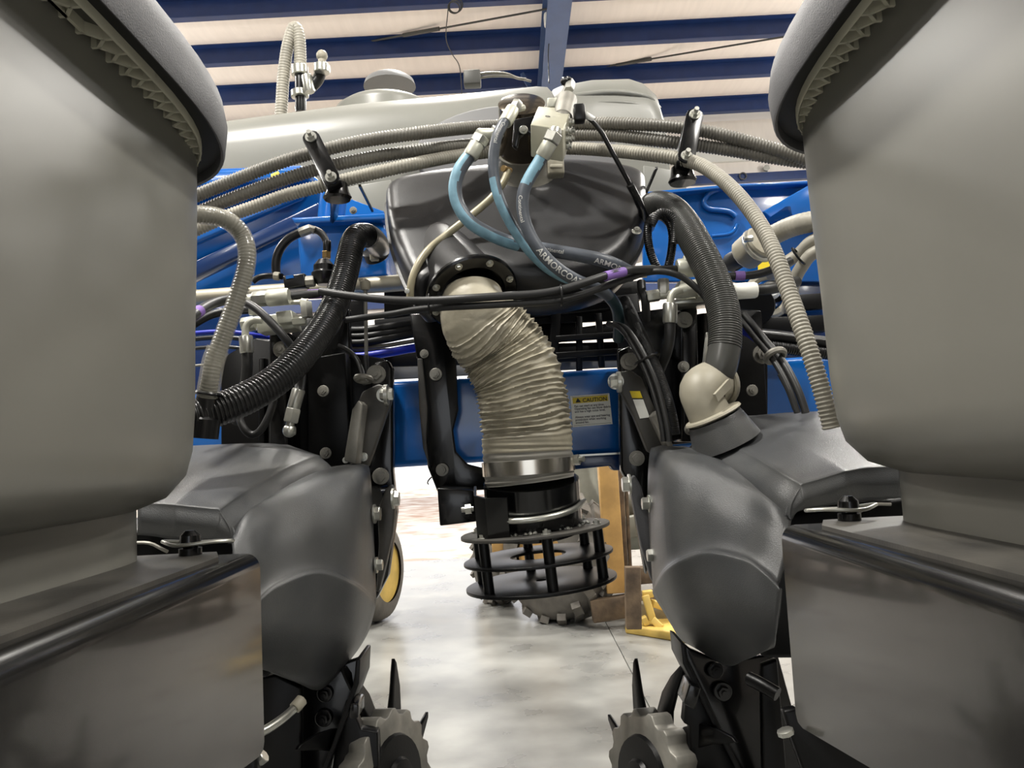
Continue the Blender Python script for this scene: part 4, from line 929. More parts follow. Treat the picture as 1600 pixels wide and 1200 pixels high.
sweep('corrugated_run', pa, .0335, 'darkhose', t, 28, a0=.21, a1=pa.L-.09, pitch=.0054, amp=.0026, cap=False, sharp=180)
sweep('smooth_cuff', pa, .0345, 'darkhose', t, 28, a0=pa.L-.09)
t = thing('pale_elbow', 'pale dusty plastic elbow linking the dark hose to the right meter lid', 'elbow')
pa = Path(pts((1128, 598, 1.68), (1112, 600, 1.655), (1098, 608, 1.63), (1098, 624, 1.62), (1106, 642, 1.62), (1115, 660, 1.62)), .003)
sweep('elbow_body', pa, .048, 'palepl', t, 32, prof=[(0, .044), (.25, .050), (.55, .048), (.7, .043), (1, .046)])
b = B(); b.ring(P(1122, 600, 1.665), P(1128, 598, 1.68)-P(1108, 603, 1.65), .047, .007, 32, 8); b.build('socket_rim', 'palepl', t)
nx = NECKAX
b = B(); b.lathe(P(1126, 674, 1.62)+nx*.034, nx, [(0, .058), (.003, .062), (.007, .060), (.009, .045)], 40); b.build('flange', 'palepl', t)
b = B(); b.beam(P(1118, 622, 1.565), P(1140, 598, 1.60), .006, .018); b.build('rib', 'palepl', t)

# ============================================================ CABLES AND SMALL HOSES
GH = 'black hoses crossing the machine'
hose('rubber_hose', 'black hose, upper of two crossing over the duct, purple sleeve at its right end', 'hose', [(500, 455, 1.72), (545, 462, 1.70), (600, 468, 1.66), (660, 470, 1.60), (720, 467, 1.57), (780, 463, 1.57), (840, 459, 1.58), (880, 452, 1.585), (915, 441, 1.595), (950, 430, 1.615), (985, 422, 1.66), (1030, 421, 1.73), (1075, 420, 1.80)], .0088, 'rubber', GH)
hose('rubber_hose', 'black hose, lower of two crossing over the duct, looping above the right fittings', 'hose', [(540, 500, 1.74), (570, 496, 1.73), (610, 491, 1.69), (650, 484, 1.64), (700, 480, 1.59), (760, 477, 1.575), (820, 474, 1.585), (870, 470, 1.59), (910, 460, 1.61), (950, 446, 1.64), (985, 434, 1.68), (1010, 426, 1.71), (1035, 424, 1.70), (1062, 431, 1.70), (1085, 447, 1.70), (1105, 468, 1.70), (1118, 490, 1.70)], .0075, 'rubber', GH)
for px_, py_l, d_, q in ((672, 474, 1.665, 0), (877, 461, 1.665, 0)):
    pass
for nm, a, c, lb in (('cable_tie', (668, 462, 1.59), (674, 490, 1.62), 'cable tie around the two black hoses above the duct'), ('cable_tie', (874, 447, 1.57), (880, 476, 1.60), 'cable tie around the two black hoses right of the duct')):
    m_ = (P(*a)+P(*c))/2; b = B(); ring_ = [(m_+Vector((0, math.cos(q)*.018, math.sin(q)*.022))) for q in np.linspace(0, 2*math.pi, 18)]
    o = sweep(nm, Path(ring_, .003), .0022, 'acc', None, 6); tag(o, 'black '+lb, 'cable tie')
def sleeve_(label, a, c, r):
    A = P(*a); D = P(*c); o = B().lathe(A, D-A, [(0, r), ((D-A).length, r)], 16).build('purple_sleeve', 'purple'); tag(o, label, 'sleeve', 'purple hose sleeves')
sleeve_('purple sleeve on the black hose above the duct, right of centre', (945, 432, 1.611), (975, 424.5, 1.645), .0105)
sleeve_('purple sleeve on the hose beside the left hopper', (292, 500, 1.58), (313, 485, 1.62), .0125)
sleeve_('purple sleeve on the hose half hidden by the black corrugated hose', (482, 460, 1.80), (503, 459, 1.80), .0115)
sleeve_('purple sleeve on the hose right of the thick dark hose', (1148, 431, 1.90), (1163, 431, 1.90), .0120)
t = thing('hydraulic_fitting', 'pale zinc tee and ferrules on the left valve block under the smoky hose', 'fitting', 'zinc fittings')
for a, c, r, m, n in (((375, 470, 1.75), (398, 468, 1.75), .014, 'alu', 14), ((395, 468, 1.75), (420, 466, 1.75), .018, 'steel', 6), ((418, 466, 1.75), (452, 463, 1.75), .020, 'alu', 16), ((396, 470, 1.76), (397, 492, 1.76), .012, 'alu', 12), ((440, 473, 1.77), (470, 472, 1.77), .006, 'alu', 8), ((478, 472, 1.77), (480, 496, 1.77), .015, 'steel', 6), ((470, 472, 1.77), (480, 474, 1.77), .010, 'alu', 10)): fitt(t, 'ferrule', a, c, r, m, n)
hose('rubber_hose', 'short black hose from the left zinc ferrule to the purple sleeve', 'hose', [(452, 463, 1.77), (480, 460, 1.79), (515, 458, 1.80), (540, 460, 1.8)], .0098, 'rubber', GH)
hose('rubber_hose', 'black hose arching from the left hopper to the zinc tee', 'hose', [(270, 515, 1.5), (298, 496, 1.58), (325, 478, 1.66), (352, 469, 1.72), (380, 468, 1.75)], .0115, 'rubber', GH)
hose('rubber_hose', 'second black hose below the arching one beside the left hopper', 'hose', [(270, 530, 1.6), (300, 508, 1.66), (330, 492, 1.72), (360, 486, 1.78), (400, 484, 1.84)], .0095, 'rubber', GH)
hose('rubber_hose', 'black hose slanting down from the zinc tee behind the corrugated hose', 'hose', [(386, 474, 1.70), (400, 482, 1.69), (420, 500, 1.68), (440, 522, 1.68), (458, 545, 1.70), (475, 575, 1.75)], .0092, 'rubber', GH)
t = thing('valve_block', 'cream zinc valve block with ports left of the corrugated hose', 'valve', 'valve blocks')
plate('block_body', 'alu', [(398, 494), (455, 487), (462, 512), (402, 520)], 1.80, .06, t, .003)
plate('block_step', 'alu', [(430, 487), (455, 484), (460, 503), (434, 506)], 1.77, .05, t, .003)
fitt(t, 'port', (378, 508, 1.78), (398, 505, 1.78), .017, 'alu', 6); fitt(t, 'port', (458, 502, 1.78), (478, 500, 1.78), .013, 'alu', 6)
t = thing('elbow_hose', 'zinc elbow with ferrule and black hose hanging below the left valve block', 'hose', 'elbow hoses')
hose('bent_tube', None, None, [(410, 500, 1.72), (396, 500, 1.72), (386, 506, 1.72), (383, 520, 1.72), (384, 530, 1.72)], .0085, 'alu', parent=t)
fitt(t, 'ferrule', (384, 525, 1.72), (386, 552, 1.72), .0155, 'steel', 12)
hose('hose_run', None, None, [(386, 550, 1.72), (386, 580, 1.72), (380, 620, 1.74), (370, 660, 1.78)], .0125, 'rubber', parent=t)
t = thing('elbow_hose', 'steel ferrule, hex nut and elbow hanging under the black corrugated hose', 'hose', 'elbow hoses')
hose('hose_run', None, None, [(470, 560, 1.74), (470, 590, 1.72), (467, 612, 1.70)], .0115, 'rubber', parent=t)
fitt(t, 'ferrule', (467, 608, 1.70), (458, 640, 1.70), .0145, 'steel', 14)
fitt(t, 'hex_nut', (459, 638, 1.70), (454, 660, 1.70), .0175, 'steel', 6)
b = B(); b.ball(P(452, 673, 1.70), .015, 14, 8); b.cyl(P(452, 673, 1.70), P(461, 673, 1.70), .010, 12); b.cyl(P(455, 655, 1.7), P(452, 672, 1.7), .010, 12); b.build('elbow_end', 'steel', t)
hose('rubber_hose', 'black hose hanging in a U under the black corrugated hose', 'hose', [(430, 600, 1.70), (428, 625, 1.69), (418, 655, 1.68), (405, 675, 1.68), (392, 680, 1.68), (380, 668, 1.68), (374, 650, 1.70), (372, 620, 1.74)], .0085, 'rubber', GH)
# sensor plumbing (left)
t = thing('sensor_assembly', 'black plastic sensor and filter with looped hoses against the blue frame', 'sensor')
hose('looped_hose', None, None, [(432, 430, 1.95), (431, 412, 1.95), (436, 392, 1.95), (450, 374, 1.95), (470, 363, 1.95), (478, 361, 1.95)], .0115, 'acc', parent=t)
hose('looped_hose', None, None, [(490, 358, 1.95), (502, 364, 1.95), (510, 378, 1.95), (511, 394, 1.95)], .009, 'rubber', parent=t)
fitt(t, 'brass_elbow', (468, 364, 1.94), (486, 357, 1.94), .013, 'iron', 8); fitt(t, 'brass_nut', (480, 356, 1.94), (492, 360, 1.94), .010, 'iron', 6)
fitt(t, 'hose_end', (511, 376, 1.95), (511, 394, 1.95), .0105, 'acc'); fitt(t, 'brass_nut', (510, 393, 1.95), (510, 404, 1.95), .012, 'brass', 6)
b = B(); b.lathe(P(507, 445, 1.92), (0, 0, 1), [(0, .018), (.015, .03), (.03, .032), (.036, .026), (.05, .026), (.065, .014)], 20); b.build('filter_bowl', 'acc', t)
plate('sensor_body', 'acc', [(441, 430), (476, 426), (478, 448), (444, 452)], 1.90, .04, t, .005)
plate('label_strip', 'blue', [(446, 431), (458, 429), (459, 434), (447, 436)], 1.897, .004, t, 0)
fitt(t, 'grey_coupling', (478, 440, 1.91), (492, 439, 1.91), .015, 'iron', 8)
hose('lead', None, None, [(395, 440, 1.95), (405, 433, 1.95), (422, 431, 1.95), (440, 432, 1.93)], .008, 'acc', parent=t)
fitt(t, 'white_clip', (428, 431, 1.93), (437, 432, 1.93), .011, 'palepl', 8)
# control rod
t = thing('control_rod', 'thin upright rod with pale cap left of the fan snout', 'rod')
B().cyl(P(571, 445, 1.88), P(573, 600, 1.88), .0045, 10).build('rod', 'iron', t)
b = B(); b.lathe(P(571, 453, 1.88), (0, 0, 1), [(0, .010), (.008, .013), (.02, .013), (.025, .008), (.028, .001)], 14); b.build('pale_cap', 'palepl', t)
fitt(t, 'sleeve', (572, 555, 1.88), (573, 590, 1.88), .0065, 'rubber')
hose('black_cable', 'black cable arching down to the grommet left of the toolbar bracket', 'cable', [(528, 540, 1.9), (545, 548, 1.9), (558, 562, 1.88), (566, 582, 1.86), (570, 600, 1.84)], .006, 'rubber', 'cables')
# bundled hoses behind left of the duct
for i, (y0, y1, m_, r_) in enumerate(((512, 505, 'rubber', .011), (522, 514, 'rubber', .011), (532, 522, 'rubber', .012), (541, 534, 'iron', .006), (553, 545, 'bluecable', .012))):
    hose('harness_hose', ['topmost thin black hose of the stack between the rod and hanger arm', 'second black hose down in the stack left of the hanger arm', 'third black hose down in the stack left of the hanger arm', 'bright thin metal line under the stacked black hoses', 'deep blue cable, lowest of the stack left of the hanger arm'][i], 'hose', [(518, y0+2, 2.1), (560, y0+4, 2.1), (600, (y0+y1)/2+3, 2.1), (640, y1, 2.12), (690, y1-8, 2.15)], r_, m_, 'stacked lines left of the duct', seg=10)
for i, (y0, m_, r_) in enumerate(((521, 'bluecable', .006), (530, 'acc', .007), (545, 'acc', .006), (572, 'iron', .004))):
    hose('harness_hose', ['blue cable behind the smoky hose', 'upper thin black line behind the smoky hose', 'middle thin black line behind the smoky hose', 'thin grey line low behind the smoky hose'][i], 'cable', [(250, y0+6, 2.05), (300, y0, 2.05), (350, y0-3, 2.05), (395, y0+2, 2.05), (440, y0+10, 2.1)], r_, m_, 'lines behind the smoky hose', seg=8)
# solenoid lead
t = thing('solenoid_lead', 'black sleeved cable hanging from the valve coil over the fan housing edge', 'cable')
hose('cable_run', None, None, [(906, 176, 1.70), (922, 186, 1.70), (938, 204, 1.70), (955, 235, 1.71), (970, 262, 1.72), (985, 290, 1.74), (996, 312, 1.78), (1003, 330, 1.84), (1000, 350, 1.9)], .0055, 'acc', parent=t)
fitt(t, 'white_clip', (914, 179, 1.70), (928, 188, 1.70), .008, 'white', 10)
hose('ribbed_loom', None, None, [(984, 288, 1.735), (996, 312, 1.775), (1003, 330, 1.835), (1001, 348, 1.89), (992, 362, 1.92)], .0085, 'acc', parent=t, pitch=.004, amp=.001)
# right-hand loops of loom
t = thing('cable_loop', 'black ribbed cable loom looped twice beside the fan housing', 'cable')
hose('loom', None, None, [(1030, 425, 1.80), (1018, 400, 1.80), (1012, 370, 1.80), (1015, 345, 1.80), (1030, 336, 1.80), (1045, 346, 1.80), (1051, 370, 1.80), (1048, 400, 1.80), (1042, 425, 1.80)], .0095, 'acc', parent=t, pitch=.005, amp=.001)
hose('loom', None, None, [(1018, 352, 1.78), (1030, 332, 1.78), (1045, 334, 1.78), (1056, 350, 1.78), (1054, 380, 1.78)], .0085, 'rubber', parent=t, pitch=.005, amp=.001)
t = thing('hydraulic_fitting', 'pale zinc elbow, tee and ferrules on the right valve block beside the dark hose', 'fitting', 'zinc fittings')
for a, c, r, m, n in (((985, 423, 1.78), (1025, 421, 1.78), .011, 'alu', 14), ((1058, 420, 1.77), (1092, 417, 1.77), .023, 'alu', 16), ((1068, 412, 1.77), (1084, 411, 1.77), .020, 'alu', 6), ((1010, 464, 1.74), (1030, 461, 1.74), .014, 'steel', 6), ((1028, 462, 1.74), (1066, 458, 1.74), .010, 'alu', 12), ((1036, 436, 1.74), (1037, 460, 1.74), .013, 'steel', 6), ((1060, 456, 1.76), (1100, 450, 1.76), .017, 'alu', 12), ((1088, 456, 1.76), (1115, 454, 1.76), .022, 'alu', 6)): fitt(t, 'ferrule', a, c, r, m, n)
t = thing('valve_block', 'flat pale zinc valve block half behind the thick dark hose', 'valve', 'valve blocks')
plate('block_body', 'alu', [(1062, 438), (1110, 434), (1112, 462), (1065, 468)], 1.82, .06, t, .003)
plate('block_shelf', 'steel', [(1050, 468), (1120, 464), (1120, 470), (1052, 476)], 1.78, .10, t, .002)
t = thing('elbow_hose', 'zinc elbow with tall ferrule and black hose left of the thick dark hose', 'hose', 'elbow hoses')
hose('bent_tube', None, None, [(1066, 452, 1.70), (1054, 455, 1.70), (1048, 464, 1.70), (1047, 478, 1.70)], .0085, 'alu', parent=t)
fitt(t, 'ferrule', (1047, 474, 1.70), (1047, 505, 1.70), .0165, 'steel', 14)
hose('hose_run', None, None, [(1047, 503, 1.70), (1046, 530, 1.70), (1040, 555, 1.72), (1030, 580, 1.76)], .0125, 'rubber', parent=t)
hose('rubber_hose', 'short dark hose end standing beside the braided loom', 'hose', [(1002, 440, 1.76), (1003, 455, 1.75), (1008, 468, 1.74), (1010, 500, 1.78)], .010, 'rubber', GH)
t = thing('side_ferrule', 'white ferrule with black hose entering right of the thick dark hose', 'hose')
fitt(t, 'ferrule', (1140, 456, 1.80), (1182, 453, 1.80), .0195, 'sticker', 14)
hose('hose_run', None, None, [(1180, 453, 1.80), (1200, 452, 1.80), (1222, 447, 1.82), (1245, 440, 1.86)], .0135, 'rubber', parent=t)
hose('rubber_hose', 'black hose from the purple sleeve to the long ribbed hose on the right', 'hose', [(1120, 432, 1.90), (1165, 431, 1.90), (1190, 427, 1.90), (1215, 418, 1.90), (1235, 408, 1.92)], .0105, 'rubber', GH)
# braided loom + cables down the right arm
hose('braided_loom', 'thick braided black loom running down beside the right parallel arm', 'cable', [(975, 470, 1.86), (985, 490, 1.82), (996, 515, 1.78), (1010, 545, 1.74), (1024, 578, 1.71), (1036, 610, 1.69), (1046, 645, 1.67), (1052, 680, 1.67)], .0145, 'rubber', 'cables', pitch=.004, amp=.0012)
for i, (dx, dd) in enumerate(((0, 0), (9, -.01))):
    hose('black_cable', ['thin black cable, left of the pair tied to the braided loom', 'thin black cable, right of the pair tied to the braided loom'][i], 'cable', [(950+dx, 506, 1.78+dd), (968+dx, 512, 1.74+dd), (984+dx, 532, 1.71+dd), (1000+dx, 560, 1.69+dd), (1014+dx, 592, 1.67+dd), (1026+dx, 630, 1.65+dd), (1034+dx, 665, 1.64+dd), (1037+dx, 690, 1.64+dd)], .0062, 'rubber', 'cables')
o = B().ring(P(1009, 560, 1.70), P(1024, 590, 1.7)-P(1000, 545, 1.7), .027, .003, 20, 6).build('cable_tie', 'acc'); tag(o, 'black cable tie around the braided loom', 'cable tie')
for i, (dx, r_) in enumerate(((0, .007), (13, .0085))):
    hose('black_cable', ['thin black cable, inner of two passing through the rubber grommet by the right hopper', 'black cable, outer of two passing through the rubber grommet by the right hopper'][i], 'cable', [(1150+dx, 492, 1.8), (1165+dx, 510, 1.76), (1185+dx, 535, 1.72), (1205+dx, 558, 1.69), (1222+dx, 585, 1.66), (1236+dx, 615, 1.64), (1246+dx, 645, 1.63)], r_, 'rubber', 'cables')
hose('blue_cable', 'bright blue cable running into the grommet right of the dark hose', 'cable', [(1140, 512, 1.80), (1162, 518, 1.77), (1182, 530, 1.75), (1198, 546, 1.73), (1210, 562, 1.71)], .0085, 'bluecable', 'cables')
o = B().ring(P(1211, 556, 1.69), P(1222, 585, 1.66)-P(1200, 545, 1.7), .020, .0075, 24, 8).build('grommet', 'iron'); tag(o, 'grey rubber grommet gathering the cables right of the dark hose', 'grommet')
o = B().ring(P(568, 592, 1.80), (.1, .3, 1), .017, .007, 24, 8).build('grommet', 'iron'); tag(o, 'grey rubber grommet at the top of the left parallel arm', 'grommet')
hose('cable_wire', 'thin wire with tie ends beside the right meter lid', 'cable', [(1216, 585, 1.6), (1224, 600, 1.6), (1230, 612, 1.6), (1240, 640, 1.6)], .0025, 'rubber', 'cables')
for i, y in enumerate((524, 541)):
    hose('conduit', ['upper black conduit behind the long ribbed hose', 'lower black conduit behind the long ribbed hose'][i], 'hose', [(1150, y-3, 2.0), (1200, y, 2.0), (1250, y+6, 2.0), (1300, y+12, 2.0)], .016, 'acc', 'conduits', pitch=.006 if i else 0, amp=.0012)

# ============================================================ ROW UNIT FRAMES
def unit(side):
    L = side == 'left'
    t = thing('row_unit', f'black plate frame of the {side} row unit under the parallel arms', 'frame', 'row unit frames')
    g = lambda l, r: l if L else r
    q = g([(585, 566), (606, 562), (613, 575), (614, 735), (620, 800), (606, 900), (586, 940), (570, 925), (578, 720), (580, 600)], [(966, 548), (985, 540), (1008, 560), (1018, 620), (1020, 720), (1018, 860), (1010, 900), (985, 760), (970, 735), (968, 600)])
    plate('head_plate', 'black', q, 1.95, .04, t, .006)
    q = g([(345, 560), (400, 528), (600, 560), (600, 745), (345, 745)], [(965, 545), (1200, 520), (1200, 680), (1000, 700)])
    plate('mast_plate', 'blacks', q, 2.02, .02, t, .004)
    q = g([(420, 520), (445, 515), (450, 735), (420, 735)], [(1065, 480), (1090, 480), (1095, 690), (1065, 690)])
    plate('web_plate', 'black', q, 1.86, .12, t, .006)
    q = g([(478, 560), (540, 550), (548, 725), (480, 735)], [(1120, 480), (1190, 485), (1200, 650), (1120, 660)])
    plate('box_plate', 'blacks', q, 1.92, .06, t, .004)
    q = g([(455, 500), (545, 480), (548, 560), (455, 570)], [(985, 488), (1065, 478), (1065, 560), (985, 560)])
    plate('bracket_plate', 'black', q, 1.96, .03, t, .006)
    for p_ in g([(588, 585, 15), (505, 611, 9), (595, 744, 13), (509, 708, 9), (440, 546, 13)], [(983, 565, 14), (1068, 573, 9), (995, 716, 12), (1078, 671, 9), (1069, 500, 13), (1190, 554, 15), (1175, 610, 9)]):
        bolt(t, p_[0], p_[1], 1.84 if p_[1] > 470 else 1.9, p_[2], m='iron')
    if not L:
        B().cyl(P(1105, 492, 1.9), P(1106, 590, 1.9), .027, 24).build('cylinder', 'black', t)
        fitt(t, 'grease_port', (1107, 520, 1.84), (1102, 572, 1.84), .008, 'steel', 8)
    else:
        B().cyl(P(585, 776, 1.83), P(600, 773, 1.86), .025, 20).build('pivot_tube', 'black', t)
        bar((412, 560, 1.9), (412, 720, 1.9), .016, .03, 'blacks', 'bar', t)
    # parallel arms
    a = thing('parallel_arm', f'grey-black upper parallel arm with zinc bolts at the {side} row unit', 'arm', 'upper parallel arms')
    q = g([(554, 640), (566, 612), (590, 600), (612, 606), (612, 622), (585, 700), (574, 730), (556, 726)], [(963, 582), (985, 578), (1003, 590), (1030, 655), (1045, 700), (1032, 715), (1012, 705), (990, 650), (966, 605)])
    plate('arm_face', 'dusty', q, 1.78, .03, a, .004)
    q = g([(537, 720), (550, 640), (560, 625), (567, 632), (556, 726)], [(1028, 640), (1036, 650), (1052, 697), (1046, 705), (1020, 650)])
    plate('arm_side', 'iron', q, 1.70, .06, a, .003)
    for p_ in g([(600, 617, 12), (568, 714, 7), (540, 719, 5)], [(962, 596, 13)]): bolt(a, p_[0], p_[1], 1.77, p_[2])
    fitt(a, 'pivot_bolt', *g(((594, 617, 1.75), (614, 616, 1.75)), ((972, 595, 1.75), (953, 597, 1.75))), .013, 'steel', 6)
    b = B(); c_ = P(*g((605, 617, 1.75), (968, 597, 1.75))); b.lathe(c_-Vector((.006, 0, 0)), (1, 0, 0), [(0, .024), (.008, .024)], 24); b.build('washer', 'steel', a)
    if not L:
        plate('yellow_scale_mark', 'stickery', [(984, 611), (1000, 611), (1004, 622), (988, 622)], 1.776, .002, a, 0)
        plate('white_scale_mark', 'sticker', [(989, 624), (1005, 624), (1015, 652), (1000, 654)], 1.776, .002, a, 0)
    lo = thing('parallel_arm', f'lower parallel arm with scalloped edge at the {side} row unit', 'arm', 'lower parallel arms')
    q = g([(592, 850), (590, 800), (602, 765), (611, 757), (618, 775), (614, 830), (603, 880), (592, 925), (588, 925)], [(984, 752), (992, 742), (1002, 760), (1012, 800), (1020, 840), (1026, 880), (1030, 925), (1018, 905), (1003, 855), (992, 800)])
    plate('arm_face', 'dusty' if L else 'lid', q, 1.76, .03, lo, .004)
    for p_ in g([(618, 779, 12), (589, 803, 11), (592, 883, 9)], [(977, 757, 12), (1008, 787, 10), (1016, 868, 10)]):
        fitt(lo, 'hex_bolt', (p_[0]-5, p_[1], 1.70), (p_[0]+6, p_[1]-.5, 1.70), p_[2]*sc(1.7)*1.0, 'steel', 6)
        b = B(); b.lathe(P(p_[0]+(-5 if L else 5), p_[1], 1.70), (1, 0, 0), [(0, p_[2]*sc(1.7)*1.35), (.004, p_[2]*sc(1.7)*1.35)], 20); b.build('washer', 'steel', lo)
    # shank below the cover, and ground-engaging parts
    s = thing('row_unit_shank', f'black welded shank plate below the {side} side cover', 'shank', 'row unit shanks')
    q = g([(405, 1040), (480, 1060), (540, 1035), (562, 1028), (556, 1075), (524, 1200), (500, 1330), (405, 1330)], [(1215, 1020), (1130, 1035), (1080, 1015), (1068, 1005), (1070, 1035), (1150, 1200), (1180, 1330), (1300, 1330)])
    plate('shank_plate', 'black', q, 1.62, .02, s, .004)
    q = g([(556, 1030), (563, 1030), (561, 1068), (512, 1200), (490, 1330), (482, 1330), (505, 1200), (553, 1066)], [(1064, 1005), (1072, 1008), (1076, 1035), (1157, 1200), (1210, 1330), (1198, 1330), (1148, 1200), (1067, 1037)])
    plate('edge_flange', 'blacks', q, 1.52, .11, s, .002)
    for p_ in g([(508, 1084, 12), (506, 1122, 13)], [(1118, 1047, 12), (1129, 1080, 14)]): bolt(s, p_[0], p_[1], 1.61, p_[2], m='black')
    plate('inner_plate', 'blacks', g([(405, 1060), (430, 1055), (470, 1075), (470, 1330), (405, 1330)], [(1190, 1040), (1215, 1030), (1240, 1330), (1195, 1330)]), 1.5, .02, s, .004)
    if L:
        hose('handle_tube', None, None, [(395, 1150, 1.28), (420, 1138, 1.30), (445, 1120, 1.33), (462, 1105, 1.36), (468, 1098, 1.37)], .0075, 'steel', parent=s)
        fitt(s, 'tube_cap', (460, 1107, 1.355), (472, 1093, 1.37), .011, 'palepl', 10)
        fitt(s, 'link_bolt', (404, 1188, 1.2), (414, 1180, 1.2), .010, 'steel', 8)
    else:
        hose('handle_tube', None, None, [(1170, 1060, 1.4), (1190, 1070, 1.38), (1215, 1085, 1.36)], .012, 'blacks', parent=s)
        fitt(s, 'link_bolt', (1226, 1140, 1.14), (1229, 1148, 1.14), .012, 'steel', 8)
        plate('lower_link', 'blacks', [(1224, 1112), (1245, 1107), (1400, 1215), (1420, 1330), (1300, 1330), (1232, 1140)], 1.18, .02, s, .004)
    if L: plate('lower_link', 'blacks', [(400, 1160), (388, 1160), (330, 1210), (300, 1330), (404, 1330)], 1.18, .02, s, .004)
    # closing wheels: spiked rim and cast lobed wheel
    w = thing('row_cleaner_wheel', f'cast iron toothed wheel with curved black fingers low at the {side}', 'wheel', 'toothed wheels')
    cx_, cy_ = g((604, 1215), (1020, 1215)); c_ = P(cx_, cy_, 1.62); sx = 1 if L else -1
    axw = Vector((sx*.90, -.42, .10)).normalized(); u1 = axw.cross(Vector((0, 0, 1))).normalized(); u2 = u1.cross(axw)
    if u2.z < 0: u2 = -u2
    R0 = .125; n = 15; v = []
    for zz in (-.024, .024):
        for i in range(n*4):
            a_ = 2*math.pi*i/(n*4); rr = R0*(1+(.05 if i % 4 in (0, 1) else -.045)); v.append(c_+axw*zz+(u1*math.cos(a_)+u2*math.sin(a_))*rr)
    m4 = n*4; b = B(); b.add(v, [tuple(range(m4-1, -1, -1)), tuple(range(m4, 2*m4))]+[(i, (i+1) % m4, m4+(i+1) % m4, m4+i) for i in range(m4)])
    b.build('lobed_wheel', 'iron', w, bevel=.002, seg=1)
    B().lathe(c_+axw*.022, axw, [(0, .085), (.010, .08), (.012, .04), (.02, .035), (.022, .02)], 28).build('hub', 'blacks', w)
    for k in range(8):
        a_ = math.radians(90+45*k+ (14 if L else -14)); rad = u1*math.cos(a_)+u2*math.sin(a_); tn = -u1*math.sin(a_)+u2*math.cos(a_)
        base = c_-axw*.045; poly = []
        for s_, wd in ((.07, .026), (.12, .026), (.16, .025), (.19, .019), (.214, .006)):
            cv = tn*(-((s_-.07)**2)*5*sx); poly.append((base+rad*s_+cv, wd))
        pl = [p+tn*w_ for p, w_ in poly]+[p-tn*w_ for p, w_ in reversed(poly)]
        B().prism(pl, axw*.009).build('finger', 'blacks', w, bevel=.001, seg=1)
    B().lathe(c_-axw*.05, axw, [(0, .09), (.01, .09)], 28).build('finger_disc', 'blacks', w)
    sb = thing('wheel_bracket', f'stepped black bracket beside the toothed wheel at the {side}', 'bracket', 'wheel brackets')
    q = g([(540, 1095), (548, 1090), (556, 1120), (564, 1140), (590, 1144), (597, 1330), (500, 1330), (528, 1140)], [(1075, 1065), (1090, 1060), (1110, 1100), (1160, 1220), (1200, 1330), (1085, 1330), (1078, 1135), (1068, 1130)])
    plate('bracket_plate', 'blacks', q, 1.55, .03, sb, .003)
    q = g([(548, 1098), (560, 1100), (560, 1122), (545, 1125)], [(1068, 1100), (1078, 1068), (1096, 1075), (1086, 1110)])
    plate('bracket_tab', 'black', q, 1.50, .06, sb, .003)
unit('left'); unit('right')
# ============================================================ BACKGROUND MACHINES
def tyre(par, c, R, w, axis, rim_m, lug=True, rimr=.5, m='tyre'):
    ax = Vector(axis).normalized(); r = R
    b = B(); b.lathe(c-ax*w/2, ax, [(0, r*rimr), (w*.02, r*.78), (w*.12, r*.93), (w*.3, r*.985), (w*.5, r), (w*.7, r*.985), (w*.88, r*.93), (w*.98, r*.78), (w, r*rimr)], 40, cap=False); b.build('tyre', m, par, sharp=50)
    x = ax.cross(Vector((0, 0, 1))).normalized(); z = x.cross(ax)
    if lug:
        for k in range(16):
            for s_ in (-1, 1):
                a = 2*math.pi*(k+(.5 if s_ > 0 else 0))/16
                rr = lambda a_, off: (x*math.cos(a_)+z*math.sin(a_))*(r+off)
                p0 = c+ax*(s_*w*.02)+rr(a, .004); p1 = c+ax*(s_*w*.30)+rr(a+.28, -.003); p2 = c+ax*(s_*w*.47)+rr(a+.42, -r*.07)
                bb = B(); bb.beam(p0, p1, .04*R/.3, .032*R/.3, rr(a, 0)); bb.beam(p1, p2, .04*R/.3, .032*R/.3, rr(a, 0)); bb.build('lug', m, par)
    b = B(); b.lathe(c-ax*w*.42, ax, [(0, r*rimr*1.02), (w*.05, r*rimr*.95), (w*.2, r*rimr*.7), (w*.22, r*.2), (w*.30, r*.18), (w*.84, r*.18), (w*.84, r*rimr*1.02)], 32); b.build('rim', rim_m, par, sharp=35)
t = thing('lift_truck', 'worn orange-yellow lift truck parked in the back of the shop', 'forklift')
cw = PZ(880, 985, .0); d0 = cw.y
tyre(t, Vector((cw.x, cw.y+.30, .40)), .40, .33, (.7, .7, 0), 'orange')
cw2 = PZ(776, 950, 0); tyre(t, Vector((cw2.x, cw2.y+.2, .27)), .27, .20, (.9, .4, 0), 'orange')
def bk(a, c, w, h, m, nm, up=(0, 1, 0)): return B().beam(P(*a), P(*c), w, h, up).build(nm, m, t, bevel=.006)
bk((946, 690, 4.75), (962, 925, 4.75), .115, .10, 'orange', 'mast_rail')
bk((950, 690, 5.4), (962, 900, 5.4), .06, .10, 'rust', 'mast_channel')
bk((966, 690, 4.9), (978, 905, 4.9), .03, .08, 'rust', 'mast_channel')
bk((1018, 690, 5.2), (1026, 905, 5.2), .10, .10, 'orange', 'mast_rail')
bk((900, 840, 5.3), (1000, 820, 5.3), .14, .1, 'grime', 'cross_member')
bk((975, 700, 4.9), (985, 890, 4.9), .022, .022, 'rust', 'lift_chain')
bk((988, 885, 4.35), (990, 982, 4.35), .085, .06, 'rust', 'upright_post')
bk((924, 955, 4.7), (1050, 935, 4.7), .13, .08, 'rust', 'fork_carriage')
bk((925, 905, 4.9), (1040, 895, 4.9), .10, .10, 'rust', 'fork_carriage')
bk((780, 835, 5.5), (935, 815, 5.5), .22, .6, 'grime', 'chassis')
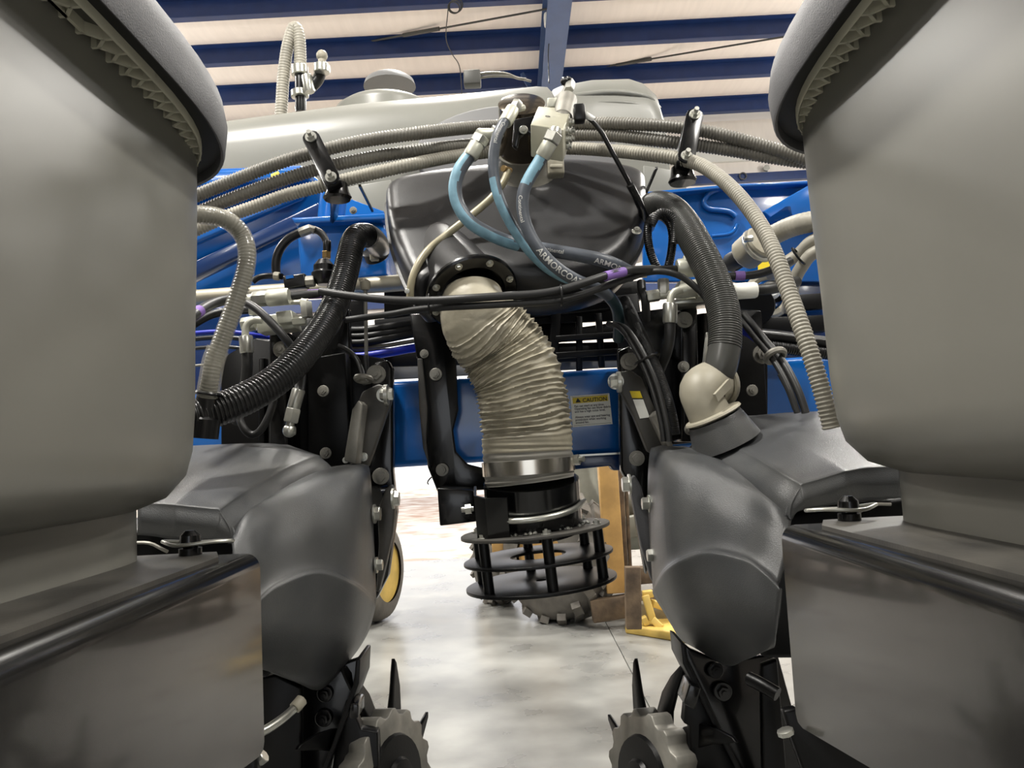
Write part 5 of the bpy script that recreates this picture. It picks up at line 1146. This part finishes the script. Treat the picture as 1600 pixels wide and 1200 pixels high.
bk((770, 855, 5.3), (830, 850, 5.3), .10, .3, 'orange', 'side_panel')
bk((1000, 825, 5.5), (1060, 815, 5.5), .25, .3, 'orange', 'side_panel')
bk((1005, 860, 5.3), (1060, 850, 5.3), .12, .2, 'rust', 'chassis')
b = B(); v = P(905, 765, 5.6); b.lathe(P(930, 900, 5.6)*1.0+Vector((-.1, 0, .1)), (0, 0, 1), [(0, .3), (.3, .24), (.6, .16), (.9, .13), (1.1, .12)], 20); b.build('bagged_column', 'grime', t)
b = B(); b.ball(P(850, 845, 5.6), .28, 16, 8, (1.4, 1, .5)); b.build('draped_cover', 'grime', t)
b = B(); b.ball(P(1000, 790, 5.7), .3, 16, 8, (1.2, 1, .7)); b.build('draped_cover', 'grime', t)
bk((890, 790, 6.4), (1100, 775, 6.4), .75, .3, 'grime', 'machine_body')
t2 = thing('yellow_bumper', 'yellow wedge-shaped steel stand on the floor at the foot of the brown post', 'stand')
z1 = PZ(978, 990, 0); z2 = PZ(1062, 1003, 0)
B().prism([PZ(977, 990, .0), PZ(1075, 1006, 0), PZ(1090, 985, 0), PZ(985, 972, 0)], (0, 0, .05)).build('base_beam', 'yellow', t2, bevel=.01)
dd_ = z1.y
bb = lambda a, c, w, h, m, nm: B().beam(P(*a), P(*c), w, h, (0, 1, 0)).build(nm, m, t2, bevel=.006)
bb((1008, 930, dd_-.02), (1020, 970, dd_-.05), .04, .05, 'yellow', 'brace'); bb((1020, 968, dd_-.05), (1034, 982, dd_-.08), .04, .05, 'yellow', 'brace')
bb((1004, 929, dd_), (1020, 927, dd_), .04, .05, 'yellow', 'brace'); bb((1018, 942, dd_), (1060, 955, dd_+.1), .04, .05, 'yellow', 'brace')
bb((1003, 972, dd_-.04), (1012, 968, dd_-.04), .05, .05, 'yellow', 'toe')
b = B(); b.box(P(1030, 962, dd_+.15), .14, .05, .06, Matrix.Rotation(.35, 3, 'Y')); b.build('resting_block', 'palepl', t2, bevel=.02)
t3 = thing('tractor_wheel', 'black tyre with bright yellow rim showing beside the left row unit', 'wheel')
c3 = PZ(588, 978, 0); tyre(t3, Vector((c3.x-.03, c3.y+.15, .33)), .33, .22, (-.97, .25, 0), 'yellow', lug=False, rimr=.62)
# post beside the doorway
finalize()
